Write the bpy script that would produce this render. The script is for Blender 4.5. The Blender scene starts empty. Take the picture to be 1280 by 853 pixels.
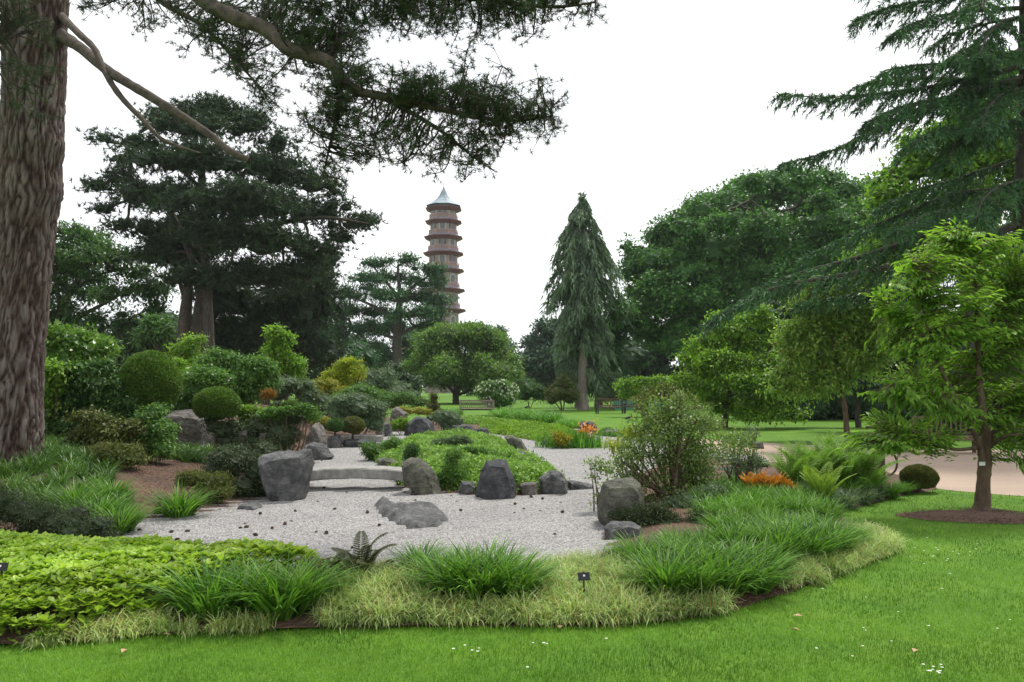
import bpy, bmesh, math, random
import numpy as np
from mathutils import Vector, noise, geometry

# ------------------------------------------------------------------ camera, world, sun, exposure
S = bpy.context.scene
COL = S.collection
PITCH = math.atan(56.5 / 996.0)
cam_d = bpy.data.cameras.new('camera'); cam_d.sensor_width = 36.0; cam_d.lens = 28.0
cam_d.clip_start = 0.1; cam_d.clip_end = 6000
cam = bpy.data.objects.new('camera', cam_d); COL.objects.link(cam)
cam.location = (0, 0, 1.7); cam.rotation_euler = (math.pi / 2 + PITCH, 0, 0)
S.camera = cam

SUN_EL, SUN_AZ = math.radians(64), math.radians(35)      # azimuth measured from +Y towards +X
w = bpy.data.worlds.new('World'); S.world = w; w.use_nodes = True
nt = w.node_tree; nt.nodes.clear()
sky = nt.nodes.new('ShaderNodeTexSky'); sky.sky_type = 'NISHITA'; sky.sun_disc = False
sky.sun_elevation = SUN_EL; sky.sun_rotation = SUN_AZ
hsv = nt.nodes.new('ShaderNodeHueSaturation'); hsv.inputs['Saturation'].default_value = 0.25
tc = nt.nodes.new('ShaderNodeTexCoord')
mp = nt.nodes.new('ShaderNodeMapping'); mp.inputs['Scale'].default_value = (1, 1, 3)
nz = nt.nodes.new('ShaderNodeTexNoise'); nz.inputs['Scale'].default_value = 1.6; nz.inputs['Detail'].default_value = 4
cr = nt.nodes.new('ShaderNodeValToRGB')
cr.color_ramp.elements[0].color = (7.0, 7.35, 7.8, 1); cr.color_ramp.elements[1].color = (10.2, 10.3, 10.4, 1)
cr.color_ramp.elements[0].position = 0.3; cr.color_ramp.elements[1].position = 0.7
mx = nt.nodes.new('ShaderNodeMix'); mx.data_type = 'RGBA'; mx.inputs[0].default_value = 0.9
bg = nt.nodes.new('ShaderNodeBackground'); bg.inputs['Strength'].default_value = 0.1
wo = nt.nodes.new('ShaderNodeOutputWorld')
L_ = nt.links.new
L_(sky.outputs[0], hsv.inputs['Color']); L_(tc.outputs['Generated'], mp.inputs[0]); L_(mp.outputs[0], nz.inputs['Vector'])
L_(nz.outputs[0], cr.inputs[0]); L_(hsv.outputs[0], mx.inputs[6]); L_(cr.outputs[0], mx.inputs[7])
L_(mx.outputs[2], bg.inputs['Color']); L_(bg.outputs[0], wo.inputs['Surface'])

sd = bpy.data.lights.new('sun', 'SUN'); sd.energy = 2.6; sd.angle = math.radians(10); sd.color = (1.0, 0.96, 0.88)
sun = bpy.data.objects.new('sun', sd); COL.objects.link(sun)
sdir = Vector((math.cos(SUN_EL) * math.sin(SUN_AZ), math.cos(SUN_EL) * math.cos(SUN_AZ), math.sin(SUN_EL)))
sun.rotation_euler = sdir.to_track_quat('Z', 'Y').to_euler()
S.view_settings.view_transform = 'Standard'; S.view_settings.look = 'None'
S.view_settings.exposure = 0.55; S.view_settings.gamma = 1.0; S.view_settings.use_curve_mapping = False
S.cycles.use_denoising = True; S.cycles.denoiser = 'OPENIMAGEDENOISE'; S.cycles.denoising_prefilter = 'NONE'; S.cycles.denoising_input_passes = 'RGB_ALBEDO_NORMAL'
S.cycles.max_bounces = 6; S.cycles.diffuse_bounces = 3; S.cycles.transmission_bounces = 3
S.cycles.caustics_reflective = False; S.cycles.caustics_refractive = False

# ------------------------------------------------------------------ helpers: pixel -> place
F = 996.0
CP, SP = math.cos(PITCH), math.sin(PITCH)
def ray(px, py):
    u = (px - 640.0) / F; v = (426.5 - py) / F
    return np.array([u, CP - SP * v, SP + CP * v])
def PT(px, py, Y):
    d = ray(px, py); return np.array([0, 0, 1.7]) + d * (Y / d[1])
def G0(px, py):
    d = ray(px, py); t = 1.7 / -d[2]; return np.array([d[0] * t, d[1] * t])
def poly_px(pts): return np.array([G0(*p) for p in pts])
def inside(P, poly):
    x, y = P[:, 0], P[:, 1]; r = np.zeros(len(P), bool); n = len(poly)
    for i in range(n):
        x0, y0 = poly[i]; x1, y1 = poly[(i + 1) % n]
        c = ((y0 > y) != (y1 > y)) & (x < (x1 - x0) * (y - y0) / (y1 - y0 + 1e-12) + x0)
        r ^= c
    return r
def edge_dist(P, poly):
    d = np.full(len(P), 1e9); n = len(poly)
    for i in range(n):
        a = poly[i]; b = poly[(i + 1) % n]; ab = b - a
        t = np.clip(((P - a) @ ab) / (ab @ ab + 1e-12), 0, 1)
        d = np.minimum(d, np.linalg.norm(P - (a + t[:, None] * ab), axis=1))
    return d

BEDS = {  # outline in photo pixels on the ground plane, height, ramp
    'front_bed': (poly_px([(-330, 828), (0, 809), (100, 804), (200, 795), (330, 790), (450, 786), (600, 784), (750, 784),
        (830, 779), (890, 770), (930, 760), (985, 742), (1050, 718), (1100, 700), (1122, 690), (1110, 676), (1062, 655), (1048, 641), (1090, 631), (1130, 620),
        (1172, 612), (1150, 600), (1100, 588), (1010, 584), (945, 580), (880, 573), (830, 575), (790, 600), (762, 640), (752, 668), (762, 692),
        (700, 712), (620, 718), (560, 713), (480, 722), (400, 712), (300, 712), (200, 704), (120, 702), (-100, 690), (-380, 722)]), 0.10, 0.7),
    'left_bank': (poly_px([(-420, 722), (-100, 690), (60, 702), (140, 699), (163, 655), (240, 646), (300, 636), (340, 623), (392, 618), (392, 585), (408, 573),
        (405, 562), (475, 556), (478, 548), (500, 540), (508, 532), (495, 523), (400, 514), (200, 510), (-120, 513), (-420, 535), (-520, 620)]), 0.62, 6.0),
    'island': (poly_px([(480, 592), (500, 613), (560, 619), (640, 623), (700, 617), (714, 611), (690, 585), (662, 576), (656, 566), (630, 557),
        (600, 553), (545, 553), (490, 560), (457, 575)]), 0.20, 1.0),
    'far_bed': (poly_px([(502, 541), (600, 541), (650, 549), (690, 557), (735, 559), (748, 548), (735, 539), (700, 536), (620, 529.5), (560, 525), (505, 529)]), 0.15, 2.0),
    'rock_edge_bed': (poly_px([(742, 545), (780, 549), (800, 552), (850, 560), (880, 566), (885, 560), (840, 551), (790, 545), (750, 543)]), 0.1, 1.0),
}
def H(P):
    P = np.atleast_2d(np.asarray(P, float))[:, :2]; h = np.zeros(len(P))
    for poly, hm, rp in BEDS.values():
        ins = inside(P, poly)
        if ins.any():
            t = np.clip(edge_dist(P[ins], poly) / rp, 0, 1); t = t * t * (3 - 2 * t)
            h[ins] = np.maximum(h[ins], 0.02 + hm * t)
    return h
def h1(x, y): return float(H([[x, y]])[0])
def hit(px, py):                                    # point of the ground seen at this pixel
    d = ray(px, py); Y = np.linspace(3, 90, 1200)
    P = np.array([0, 0, 1.7]) + d[None] * (Y / d[1])[:, None]
    k = np.argmax(P[:, 2] <= H(P))
    return P[k] if P[k, 2] <= h1(P[k, 0], P[k, 1]) + 1e-6 else P[-1]

# ------------------------------------------------------------------ helpers: objects
def tag(o, label=None, cat=None, group=None, kind=None):
    if label: o['label'] = label
    if cat: o['category'] = cat
    if group: o['group'] = group
    if kind: o['kind'] = kind
    return o
def empty(name, loc, label=None, cat=None, group=None, rz=0):
    o = bpy.data.objects.new(name, None); COL.objects.link(o); o.location = tuple(loc); o.rotation_euler = (0, 0, rz)
    o.empty_display_size = 0.2
    return tag(o, label, cat, group)
def link(name, me, parent=None, loc=None, rot=None, scale=None):
    o = bpy.data.objects.new(name, me); COL.objects.link(o)
    if parent: o.parent = parent
    if loc is not None: o.location = tuple(loc)
    if rot is not None: o.rotation_euler = tuple(rot)
    if scale is not None: o.scale = tuple(scale)
    return o
class Geo:
    def __init__(s): s.v = []; s.f = []; s.t = []; s.n = 0
    def add(s, V, Fc, tint=None, mat=0):
        V = np.asarray(V, np.float32).reshape(-1, 3); Fc = np.asarray(Fc, np.int64)
        if len(Fc) == 0: return
        s.v.append(V); s.f.append((Fc + s.n, mat)); s.n += len(V)
        s.t.append(np.full(len(Fc), 0.5) if tint is None else np.asarray(tint, float))
    def mesh(s, name, mats, origin=(0, 0, 0), smooth=False):
        V = np.concatenate(s.v) - np.asarray(origin, np.float32)
        me = bpy.data.meshes.new(name)
        loops = np.concatenate([f.ravel() for f, _ in s.f]); tot = np.concatenate([np.full(len(f), f.shape[1]) for f, _ in s.f])
        start = np.concatenate([[0], np.cumsum(tot)[:-1]])
        me.vertices.add(len(V)); me.vertices.foreach_set('co', V.astype(np.float32).ravel())
        me.loops.add(len(loops)); me.loops.foreach_set('vertex_index', loops.astype(np.int32))
        me.polygons.add(len(tot)); me.polygons.foreach_set('loop_start', start.astype(np.int32))
        me.polygons.foreach_set('loop_total', tot.astype(np.int32))
        me.polygons.foreach_set('use_smooth', np.full(len(tot), smooth))
        me.polygons.foreach_set('material_index', np.concatenate([np.full(len(f), m) for f, m in s.f]).astype(np.int32))
        for m in (mats if isinstance(mats, (list, tuple)) else [mats]): me.materials.append(m)
        a = me.attributes.new('tint', 'FLOAT', 'FACE'); a.data.foreach_set('value', np.concatenate(s.t).astype(np.float32))
        me.update(calc_edges=True)
        return me
    def build(s, name, mats, parent=None, origin=None, smooth=False, kind=None):
        o0 = (tuple(parent.location) if parent else (0, 0, 0)) if origin is None else origin
        o = link(name, s.mesh(name, mats, o0, smooth), parent)
        if not parent: o.location = tuple(o0)
        if kind: o['kind'] = kind
        return o
def nrm(a): return a / (np.linalg.norm(a, axis=-1, keepdims=True) + 1e-9)
def rdir(r, n): return nrm(r.normal(size=(n, 3)))
Z = np.array([0, 0, 1.0])

def add_leaves(g, P, A, L, W, r, tint, flat=0.7, fold=0.12, mat=0):
    n = len(P); up = nrm(Z * flat + rdir(r, n) * (1.05 - flat)); A = nrm(A); Sd = nrm(np.cross(A, up)); N = np.cross(Sd, A)
    L = np.broadcast_to(L, (n,))[:, None]; W = np.broadcast_to(W, (n,))[:, None]
    if P[:, 1].mean() > 12.9:            # far leaves: one folded-edge triangle each
        e = W * 0.62; V = np.stack([P + Sd * e * .9 + A * L * .12, P - Sd * e + N * W * fold, P + A * L - N * L * .1], 1).reshape(-1, 3)
        g.add(V, np.arange(3 * n).reshape(n, 3), tint, mat); return
    a = P; b = P + A * L * 0.45 + Sd * W * 0.5 + N * W * fold; c = P + A * L - N * L * 0.10; d = P + A * L * 0.45 - Sd * W * 0.5 + N * W * fold
    V = np.stack([a, b, c, d], 1).reshape(-1, 3)
    g.add(V, np.arange(4 * n).reshape(n, 4), tint, mat)
def add_needles(g, P, A, k, L, W, r, tint, open_=0.9, mat=0):
    n = len(P); A = nrm(A)
    d = nrm(A[:, None] * (1 - open_ * 0.5) + rdir(r, n * k).reshape(n, k, 3) * open_)
    sd = nrm(np.cross(d, rdir(r, n * k).reshape(n, k, 3))) * (W / 2)
    LL = (L * r.uniform(0.7, 1.1, (n, k)))[..., None]
    p = np.broadcast_to(P[:, None], d.shape)
    V = np.stack([p - sd * 0.6 + d * LL * .08, p + sd * 0.6 + d * LL * .08, p + d * LL * 0.6 + sd, p + d * LL, p + d * LL * .6 - sd], 2) if False else np.stack([p - sd, p + sd, p + d * LL], 2)
    m = n * k
    g.add(V.reshape(-1, 3), np.arange(3 * m).reshape(m, 3), np.repeat(tint, k) * 0.7 + r.random(m) * 0.3, mat)
def add_tubes(g, Pts, R, sides=6, mat=0):
    Pts = np.asarray(Pts, float); sides = 3 if len(Pts) > 500 else sides; R = np.asarray(R, float); B, n, _ = Pts.shape
    T = nrm(np.gradient(Pts, axis=1)); ref = np.where(np.abs(T[..., 2:3]) > 0.8, np.array([1.0, 0, 0]), Z)
    ref = np.broadcast_to(ref[:, n // 2:n // 2 + 1], T.shape)
    U = nrm(np.cross(T, ref)); Wv = np.cross(T, U)
    a = np.arange(sides) * 2 * math.pi / sides
    V = Pts[:, :, None] + R[:, :, None, None] * (U[:, :, None] * np.cos(a)[None, None, :, None] + Wv[:, :, None] * np.sin(a)[None, None, :, None])
    idx = np.arange(B * n * sides).reshape(B, n, sides); nx = np.roll(idx, -1, 2)
    Fc = np.stack([idx[:, :-1], nx[:, :-1], nx[:, 1:], idx[:, 1:]], -1).reshape(-1, 4)
    g.add(V.reshape(-1, 3), Fc, None, mat)
def smooth_line(pts, n):
    pts = np.asarray(pts, float); k = len(pts); out = []
    t = np.linspace(0, k - 1, n)
    for x in t:
        i = min(int(x), k - 2); u = x - i
        p0 = pts[max(i - 1, 0)]; p1 = pts[i]; p2 = pts[i + 1]; p3 = pts[min(i + 2, k - 1)]
        out.append(0.5 * ((2 * p1) + (-p0 + p2) * u + (2 * p0 - 5 * p1 + 4 * p2 - p3) * u * u + (-p0 + 3 * p1 - 3 * p2 + p3) * u ** 3))
    return np.array(out)
def add_blades(g, P, az, lean, L, W, r, tint, seg=3, arch=1.0, mat=0):
    n = len(P); h = np.stack([np.cos(az), np.sin(az), np.zeros(n)], 1); sd = np.stack([-np.sin(az), np.cos(az), np.zeros(n)], 1)
    tw = r.normal(0, 0.5, n); sd = nrm(sd * np.cos(tw)[:, None] + h * np.sin(tw)[:, None])
    L = np.broadcast_to(L, (n,)); W = np.broadcast_to(W, (n,)); rows = []
    th = lean.copy(); p = P.copy(); 
    for i in range(seg + 1):
        wd = (W * (1 - (i / seg) ** 2.2) * 0.5 + 0.0002)[:, None]
        rows.append(p - sd * wd); rows.append(p + sd * wd)
        stp = (L / seg)[:, None]; p = p + stp * (h * np.sin(th)[:, None] + Z * np.cos(th)[:, None])
        th = th + arch * (0.55 + 0.5 * lean) * 1.7 / seg
    V = np.stack(rows, 1); m = 2 * (seg + 1); base = (np.arange(n) * m)[:, None]
    Fc = np.concatenate([base + np.array([[2 * i, 2 * i + 1, 2 * i + 3, 2 * i + 2]]) for i in range(seg)], 0)
    g.add(V.reshape(-1, 3), Fc, np.tile(tint, seg), mat)
def box(g, c, s, rz=0, mat=0, rx=0):
    V = np.array([[x, y, z] for z in (-.5, .5) for y in (-.5, .5) for x in (-.5, .5)]) * np.array(s)
    if rx: V = V @ np.array([[1, 0, 0], [0, math.cos(rx), math.sin(rx)], [0, -math.sin(rx), math.cos(rx)]])
    if rz: V = V @ np.array([[math.cos(rz), math.sin(rz), 0], [-math.sin(rz), math.cos(rz), 0], [0, 0, 1]])
    g.add(V + np.array(c), [[0, 2, 3, 1], [4, 5, 7, 6], [0, 1, 5, 4], [2, 6, 7, 3], [0, 4, 6, 2], [1, 3, 7, 5]], None, mat)

# ------------------------------------------------------------------ materials
def newmat(name):
    m = bpy.data.materials.new(name); m.use_nodes = True; t = m.node_tree; t.nodes.clear()
    return m, t, t.nodes, t.links.new
def foliage(name, c0, c1, trans=0.35, rough=0.5, spec=0.35, accent=None, acc_at=0.93):
    m, t, N, L = newmat(name)
    at = N.new('ShaderNodeAttribute'); at.attribute_name = 'tint'
    r = N.new('ShaderNodeValToRGB'); e = r.color_ramp.elements
    e[0].position = 0.1; e[0].color = (*c0, 1); e[1].position = 0.85; e[1].color = (*c1, 1)
    if accent: x = e.new(acc_at); x.color = (*accent, 1)
    tx = N.new('ShaderNodeTexCoord'); no = N.new('ShaderNodeTexNoise'); no.inputs['Scale'].default_value = 1.3
    no.inputs['Detail'].default_value = 3
    mr = N.new('ShaderNodeMapRange'); mr.inputs[1].default_value = 0.3; mr.inputs[2].default_value = 0.7; mr.inputs[3].default_value = 0.75; mr.inputs[4].default_value = 1.25
    hs = N.new('ShaderNodeHueSaturation')
    b = N.new('ShaderNodeBsdfPrincipled'); b.inputs['Roughness'].default_value = rough; b.inputs['Specular IOR Level'].default_value = spec
    tr = N.new('ShaderNodeBsdfTranslucent'); ms = N.new('ShaderNodeMixShader'); ms.inputs[0].default_value = trans
    o = N.new('ShaderNodeOutputMaterial')
    L(at.outputs['Fac'], r.inputs[0]); L(tx.outputs['Object'], no.inputs['Vector']); L(no.outputs[0], mr.inputs[0]); L(mr.outputs[0], hs.inputs['Value'])
    L(r.outputs[0], hs.inputs['Color']); L(hs.outputs[0], b.inputs['Base Color'])
    tc_ = N.new('ShaderNodeMix'); tc_.data_type = 'RGBA'; tc_.blend_type = 'MULTIPLY'; tc_.inputs[0].default_value = 1; tc_.inputs[7].default_value = (1.2, 1.28, 0.75, 1)
    L(hs.outputs[0], tc_.inputs[6]); L(tc_.outputs[2], tr.inputs['Color']); L(b.outputs[0], ms.inputs[1]); L(tr.outputs[0], ms.inputs[2]); L(ms.outputs[0], o.inputs['Surface'])
    return m
def rough_mat(name, stops, scale=4, detail=8, rough=0.85, bump=0.3, bscale=30, stretch=(1, 1, 1), bdist=0.02, spec=0.3, kind='noise', coord='Object'):
    m, t, N, L = newmat(name)
    tx = N.new('ShaderNodeTexCoord'); mp = N.new('ShaderNodeMapping'); mp.inputs['Scale'].default_value = stretch
    L(tx.outputs[coord], mp.inputs[0])
    a = N.new('ShaderNodeTexNoise'); a.inputs['Scale'].default_value = scale; a.inputs['Detail'].default_value = detail; a.inputs['Roughness'].default_value = 0.65
    r = N.new('ShaderNodeValToRGB'); e = r.color_ramp.elements
    e[0].position = stops[0][0]; e[0].color = (*stops[0][1], 1); e[1].position = stops[-1][0]; e[1].color = (*stops[-1][1], 1)
    for p, c in stops[1:-1]: x = e.new(p); x.color = (*c, 1)
    b = N.new('ShaderNodeBsdfPrincipled'); b.inputs['Roughness'].default_value = rough; b.inputs['Specular IOR Level'].default_value = spec
    n2 = N.new('ShaderNodeTexNoise'); n2.inputs['Scale'].default_value = bscale; n2.inputs['Detail'].default_value = 6
    bp = N.new('ShaderNodeBump'); bp.inputs['Strength'].default_value = bump; bp.inputs['Distance'].default_value = bdist
    o = N.new('ShaderNodeOutputMaterial')
    L(mp.outputs[0], a.inputs['Vector']); L(mp.outputs[0], n2.inputs['Vector']); L(a.outputs[0], r.inputs[0]); L(r.outputs[0], b.inputs['Base Color'])
    L(n2.outputs[0], bp.inputs['Height']); L(bp.outputs[0], b.inputs['Normal']); L(b.outputs[0], o.inputs['Surface'])
    m['nodes'] = 1
    return m

M = {}
M['pine'] = foliage('pine needles', (0.020, 0.042, 0.014), (0.060, 0.105, 0.032), 0.15, 0.5, 0.3)
M['pine_far'] = foliage('dark pine needles', (0.014, 0.034, 0.014), (0.055, 0.100, 0.040), 0.15)
M['cedar'] = foliage('cedar needles', (0.018, 0.065, 0.022), (0.075, 0.19, 0.062), 0.24)
M['cedar_blue'] = foliage('blue cedar needles', (0.026, 0.066, 0.038), (0.075, 0.145, 0.08), 0.18)
M['cypress'] = foliage('cypress sprays', (0.048, 0.095, 0.052), (0.18, 0.27, 0.15), 0.25)
M['oak'] = foliage('oak leaves', (0.026, 0.090, 0.020), (0.115, 0.27, 0.052), 0.32)
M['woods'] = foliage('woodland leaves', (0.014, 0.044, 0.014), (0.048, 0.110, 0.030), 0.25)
M['locust'] = foliage('feathery leaves', (0.028, 0.080, 0.020), (0.10, 0.205, 0.050), 0.32)
M['bright'] = foliage('bright leaves', (0.07, 0.16, 0.018), (0.22, 0.40, 0.045), 0.45)
M['dome'] = foliage('dome tree leaves', (0.045, 0.115, 0.020), (0.18, 0.30, 0.050), 0.38)
M['young'] = foliage('young tree leaves', (0.065, 0.16, 0.018), (0.27, 0.45, 0.058), 0.48, 0.45, 0.3)
M['maple'] = foliage('maple leaves', (0.08, 0.18, 0.018), (0.27, 0.44, 0.05), 0.45)
M['cherry'] = foliage('glossy leaves with rusty tips', (0.10, 0.20, 0.035), (0.36, 0.52, 0.12), 0.48, 0.38, 0.4, (0.26, 0.12, 0.04), 0.97)
M['shrub_dark'] = foliage('dark shrub leaves', (0.026, 0.075, 0.018), (0.10, 0.20, 0.042), 0.32)
M['shrub_mid'] = foliage('green shrub leaves', (0.042, 0.12, 0.020), (0.16, 0.30, 0.055), 0.36)
M['shrub_lime'] = foliage('lime shrub leaves', (0.09, 0.2, 0.015), (0.24, 0.40, 0.03), 0.4)
M['laurel'] = foliage('glossy laurel leaves', (0.045, 0.125, 0.018), (0.19, 0.33, 0.05), 0.32, 0.3, 0.6, (0.30, 0.38, 0.06), 0.95)
M['topiary'] = foliage('clipped box leaves', (0.035, 0.090, 0.014), (0.15, 0.26, 0.032), 0.28)
M['silver'] = foliage('grey green leaves', (0.055, 0.10, 0.045), (0.19, 0.27, 0.14), 0.28, 0.45)
M['twiggy'] = foliage('dull twiggy leaves', (0.024, 0.044, 0.018), (0.085, 0.12, 0.045), 0.2)
M['bronze'] = foliage('bronze green leaves', (0.05, 0.07, 0.015), (0.16, 0.19, 0.04), 0.3, accent=(0.2, 0.07, 0.03), acc_at=0.97)
M['yellow'] = foliage('yellow maple leaves', (0.16, 0.24, 0.015), (0.42, 0.48, 0.04), 0.45, accent=(0.5, 0.36, 0.07), acc_at=0.97)
M['gold'] = foliage('golden cover leaves', (0.15, 0.2, 0.02), (0.45, 0.40, 0.05), 0.4, accent=(0.45, 0.2, 0.05), acc_at=0.96)
M['rust'] = foliage('rusty orange leaves', (0.45, 0.15, 0.02), (0.80, 0.42, 0.05), 0.3, accent=(0.75, 0.2, 0.05), acc_at=0.97)
M['rust_dull'] = foliage('dull rusty leaves', (0.12, 0.07, 0.02), (0.36, 0.18, 0.03), 0.3)
M['rose'] = foliage('rose leaves', (0.06, 0.125, 0.028), (0.25, 0.35, 0.09), 0.42, 0.35, 0.5, (0.3, 0.32, 0.12), 0.97)
M['litter'] = foliage('bark chips', (0.05, 0.028, 0.018), (0.26, 0.16, 0.11), 0.0, 0.9, 0.1)
M['petal'] = foliage('white petals', (0.6, 0.6, 0.55), (0.8, 0.8, 0.76), 0.3)
M['orange_petal'] = foliage('orange blooms', (0.6, 0.2, 0.04), (0.85, 0.42, 0.12), 0.3)
M['pach'] = foliage('spurge leaves', (0.13, 0.25, 0.02), (0.42, 0.57, 0.075), 0.35, 0.4, 0.35)
M['cover'] = foliage('island cover leaves', (0.085, 0.185, 0.028), (0.27, 0.44, 0.085), 0.38)
M['lily'] = foliage('strap leaves', (0.035, 0.115, 0.014), (0.17, 0.34, 0.045), 0.34, 0.45, 0.22)
M['lily_far'] = foliage('grassy tufts', (0.03, 0.09, 0.014), (0.12, 0.23, 0.04), 0.3, 0.4, 0.4)
M['sedge'] = foliage('variegated sedge', (0.15, 0.26, 0.045), (0.58, 0.66, 0.28), 0.35, 0.45, 0.3, (0.38, 0.24, 0.10), 0.95)
M['fern'] = foliage('fern fronds', (0.075, 0.18, 0.022), (0.23, 0.38, 0.06), 0.42)
M['fern_light'] = foliage('pale fern fronds', (0.14, 0.26, 0.03), (0.34, 0.46, 0.07), 0.42)
M['fernold'] = foliage('dull fern sprays', (0.04, 0.05, 0.016), (0.10, 0.11, 0.035), 0.2)
M['grass'] = foliage('mown grass', (0.065, 0.165, 0.012), (0.19, 0.35, 0.036), 0.3, 0.5, 0.2)
M['reed'] = foliage('reedy leaves', (0.05, 0.18, 0.02), (0.16, 0.34, 0.04), 0.35)
M['bark_old'] = rough_mat('furrowed pine bark', [(0.3, (0.045, 0.032, 0.028)), (0.5, (0.15, 0.115, 0.10)), (0.72, (0.30, 0.26, 0.235))], 7, 8, 0.9, 0.7, 60, (1, 1, 0.28), 0.01)
def barkmat():
    m, t, N, L = newmat('furrowed pine bark'); at = N.new('ShaderNodeAttribute'); at.attribute_name = 'tint'; tx = N.new('ShaderNodeTexCoord'); mp = N.new('ShaderNodeMapping'); mp.inputs['Scale'].default_value = (1, 1, .35); L(tx.outputs['Object'], mp.inputs[0])
    a = N.new('ShaderNodeTexNoise'); a.inputs['Scale'].default_value = 14; a.inputs['Detail'].default_value = 10; a.inputs['Roughness'].default_value = .7; L(mp.outputs[0], a.inputs['Vector'])
    ad = N.new('ShaderNodeMath'); ad.operation = 'MULTIPLY_ADD'; ad.inputs[1].default_value = .9; L(a.outputs[0], ad.inputs[0]); sb = N.new('ShaderNodeMath'); sb.operation = 'SUBTRACT'; sb.inputs[1].default_value = .45; L(at.outputs['Fac'], sb.inputs[0]); L(sb.outputs[0], ad.inputs[2])
    r = N.new('ShaderNodeValToRGB'); e = r.color_ramp.elements; e[0].position = .1; e[0].color = (.028, .018, .016, 1); e[1].position = 1.0; e[1].color = (.185, .155, .14, 1); x = e.new(.35); x.color = (.075, .048, .040, 1); x = e.new(.62); x.color = (.11, .090, .080, 1); L(ad.outputs[0], r.inputs[0])
    b = N.new('ShaderNodeBsdfPrincipled'); b.inputs['Roughness'].default_value = .9; b.inputs['Specular IOR Level'].default_value = .2; L(r.outputs[0], b.inputs['Base Color'])
    n2 = N.new('ShaderNodeTexNoise'); n2.inputs['Scale'].default_value = 45; n2.inputs['Detail'].default_value = 8; L(mp.outputs[0], n2.inputs['Vector']); bp = N.new('ShaderNodeBump'); bp.inputs['Strength'].default_value = .9; bp.inputs['Distance'].default_value = .015; L(n2.outputs[0], bp.inputs['Height']); L(bp.outputs[0], b.inputs['Normal'])
    o = N.new('ShaderNodeOutputMaterial'); L(b.outputs[0], o.inputs['Surface']); return m
M['bark'] = barkmat()
M['bark_dark'] = rough_mat('dark bark', [(0.3, (0.03, 0.024, 0.02)), (0.7, (0.10, 0.085, 0.07))], 9, 6, 0.9, 0.6, 40, (1, 1, 0.3))
M['bark_limb'] = rough_mat('limb bark', [(0.3, (0.045, 0.036, 0.030)), (0.7, (0.15, 0.12, 0.10))], 9, 6, 0.9, 0.6, 40)
M['bark_grey'] = rough_mat('grey bark', [(0.3, (0.12, 0.10, 0.085)), (0.7, (0.32, 0.28, 0.24))], 5, 6, 0.9, 0.6, 30, (1, 1, 0.3))
M['bark_brown'] = rough_mat('brown bark', [(0.3, (0.05, 0.032, 0.022)), (0.7, (0.16, 0.11, 0.075))], 12, 6, 0.85, 0.5, 60, (1, 1, 0.4), 0.01)
M['rock'] = rough_mat('grey rock', [(0.3, (0.055, 0.055, 0.058)), (0.5, (0.14, 0.138, 0.138)), (0.72, (0.27, 0.265, 0.255))], 3.2, 12, 0.8, 0.8, 22, (1, 1, 1), 0.02)
M['rock_dark'] = rough_mat('slate rock', [(0.3, (0.035, 0.037, 0.04)), (0.55, (0.09, 0.092, 0.097)), (0.75, (0.19, 0.19, 0.19))], 4, 12, 0.7, 0.8, 26, (1, 1, 0.8), 0.02)
M['rock_moss'] = rough_mat('mossy rock', [(0.32, (0.05, 0.052, 0.042)), (0.5, (0.12, 0.12, 0.095)), (0.62, (0.14, 0.15, 0.09)), (0.75, (0.26, 0.25, 0.22))], 3, 12, 0.85, 0.8, 22, (1, 1, 1), 0.02)
M['rock_brown'] = rough_mat('brown boulder', [(0.3, (0.075, 0.066, 0.06)), (0.55, (0.19, 0.17, 0.155)), (0.75, (0.36, 0.33, 0.31))], 2, 12, 0.85, 0.8, 18, (1, 1, 1.6), 0.03)
M['slab'] = rough_mat('bridge stone', [(0.3, (0.17, 0.165, 0.15)), (0.7, (0.36, 0.35, 0.32))], 8, 10, 0.85, 0.4, 60, (1, 1, 1), 0.006)
M['soil'] = rough_mat('dark soil', [(0.35, (0.022, 0.015, 0.011)), (0.65, (0.085, 0.055, 0.038))], 25, 8, 0.95, 1.0, 50, (1, 1, 1), 0.03)
M['mulch'] = rough_mat('bark mulch', [(0.3, (0.05, 0.026, 0.017)), (0.5, (0.15, 0.08, 0.05)), (0.7, (0.30, 0.18, 0.12))], 22, 10, 0.95, 1.0, 45, (1, 1, 1), 0.03)
M['wood'] = rough_mat('weathered wood', [(0.3, (0.13, 0.11, 0.085)), (0.7, (0.30, 0.26, 0.21))], 6, 6, 0.85, 0.3, 40, (1, 1, 5))
M['wood_brown'] = rough_mat('brown timber', [(0.3, (0.06, 0.04, 0.03)), (0.7, (0.17, 0.12, 0.085))], 6, 6, 0.85, 0.3, 40, (1, 1, 0.3))
M['black'] = rough_mat('black plastic', [(0.3, (0.012, 0.012, 0.013)), (0.7, (0.02, 0.02, 0.022))], 6, 2, 0.4, 0.05, 40)
M['white'] = rough_mat('white print', [(0.3, (0.6, 0.62, 0.6)), (0.7, (0.75, 0.76, 0.74))], 6, 2, 0.6, 0.05, 40)
M['iron'] = rough_mat('dark iron', [(0.3, (0.03, 0.035, 0.03)), (0.7, (0.06, 0.065, 0.06))], 6, 2, 0.5, 0.05, 40)
M['net'] = rough_mat('green netting', [(0.3, (0.03, 0.20, 0.15)), (0.7, (0.06, 0.30, 0.23))], 6, 4, 0.7, 0.1, 40)
M['cone'] = rough_mat('cone scales', [(0.3, (0.03, 0.018, 0.012)), (0.7, (0.13, 0.08, 0.055))], 30, 4, 0.8, 0.4, 80, (1, 1, 1), 0.004)
M['dryleaf'] = rough_mat('dry leaf', [(0.3, (0.28, 0.14, 0.07)), (0.7, (0.5, 0.34, 0.2))], 30, 4, 0.7, 0.2, 80)
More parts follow.
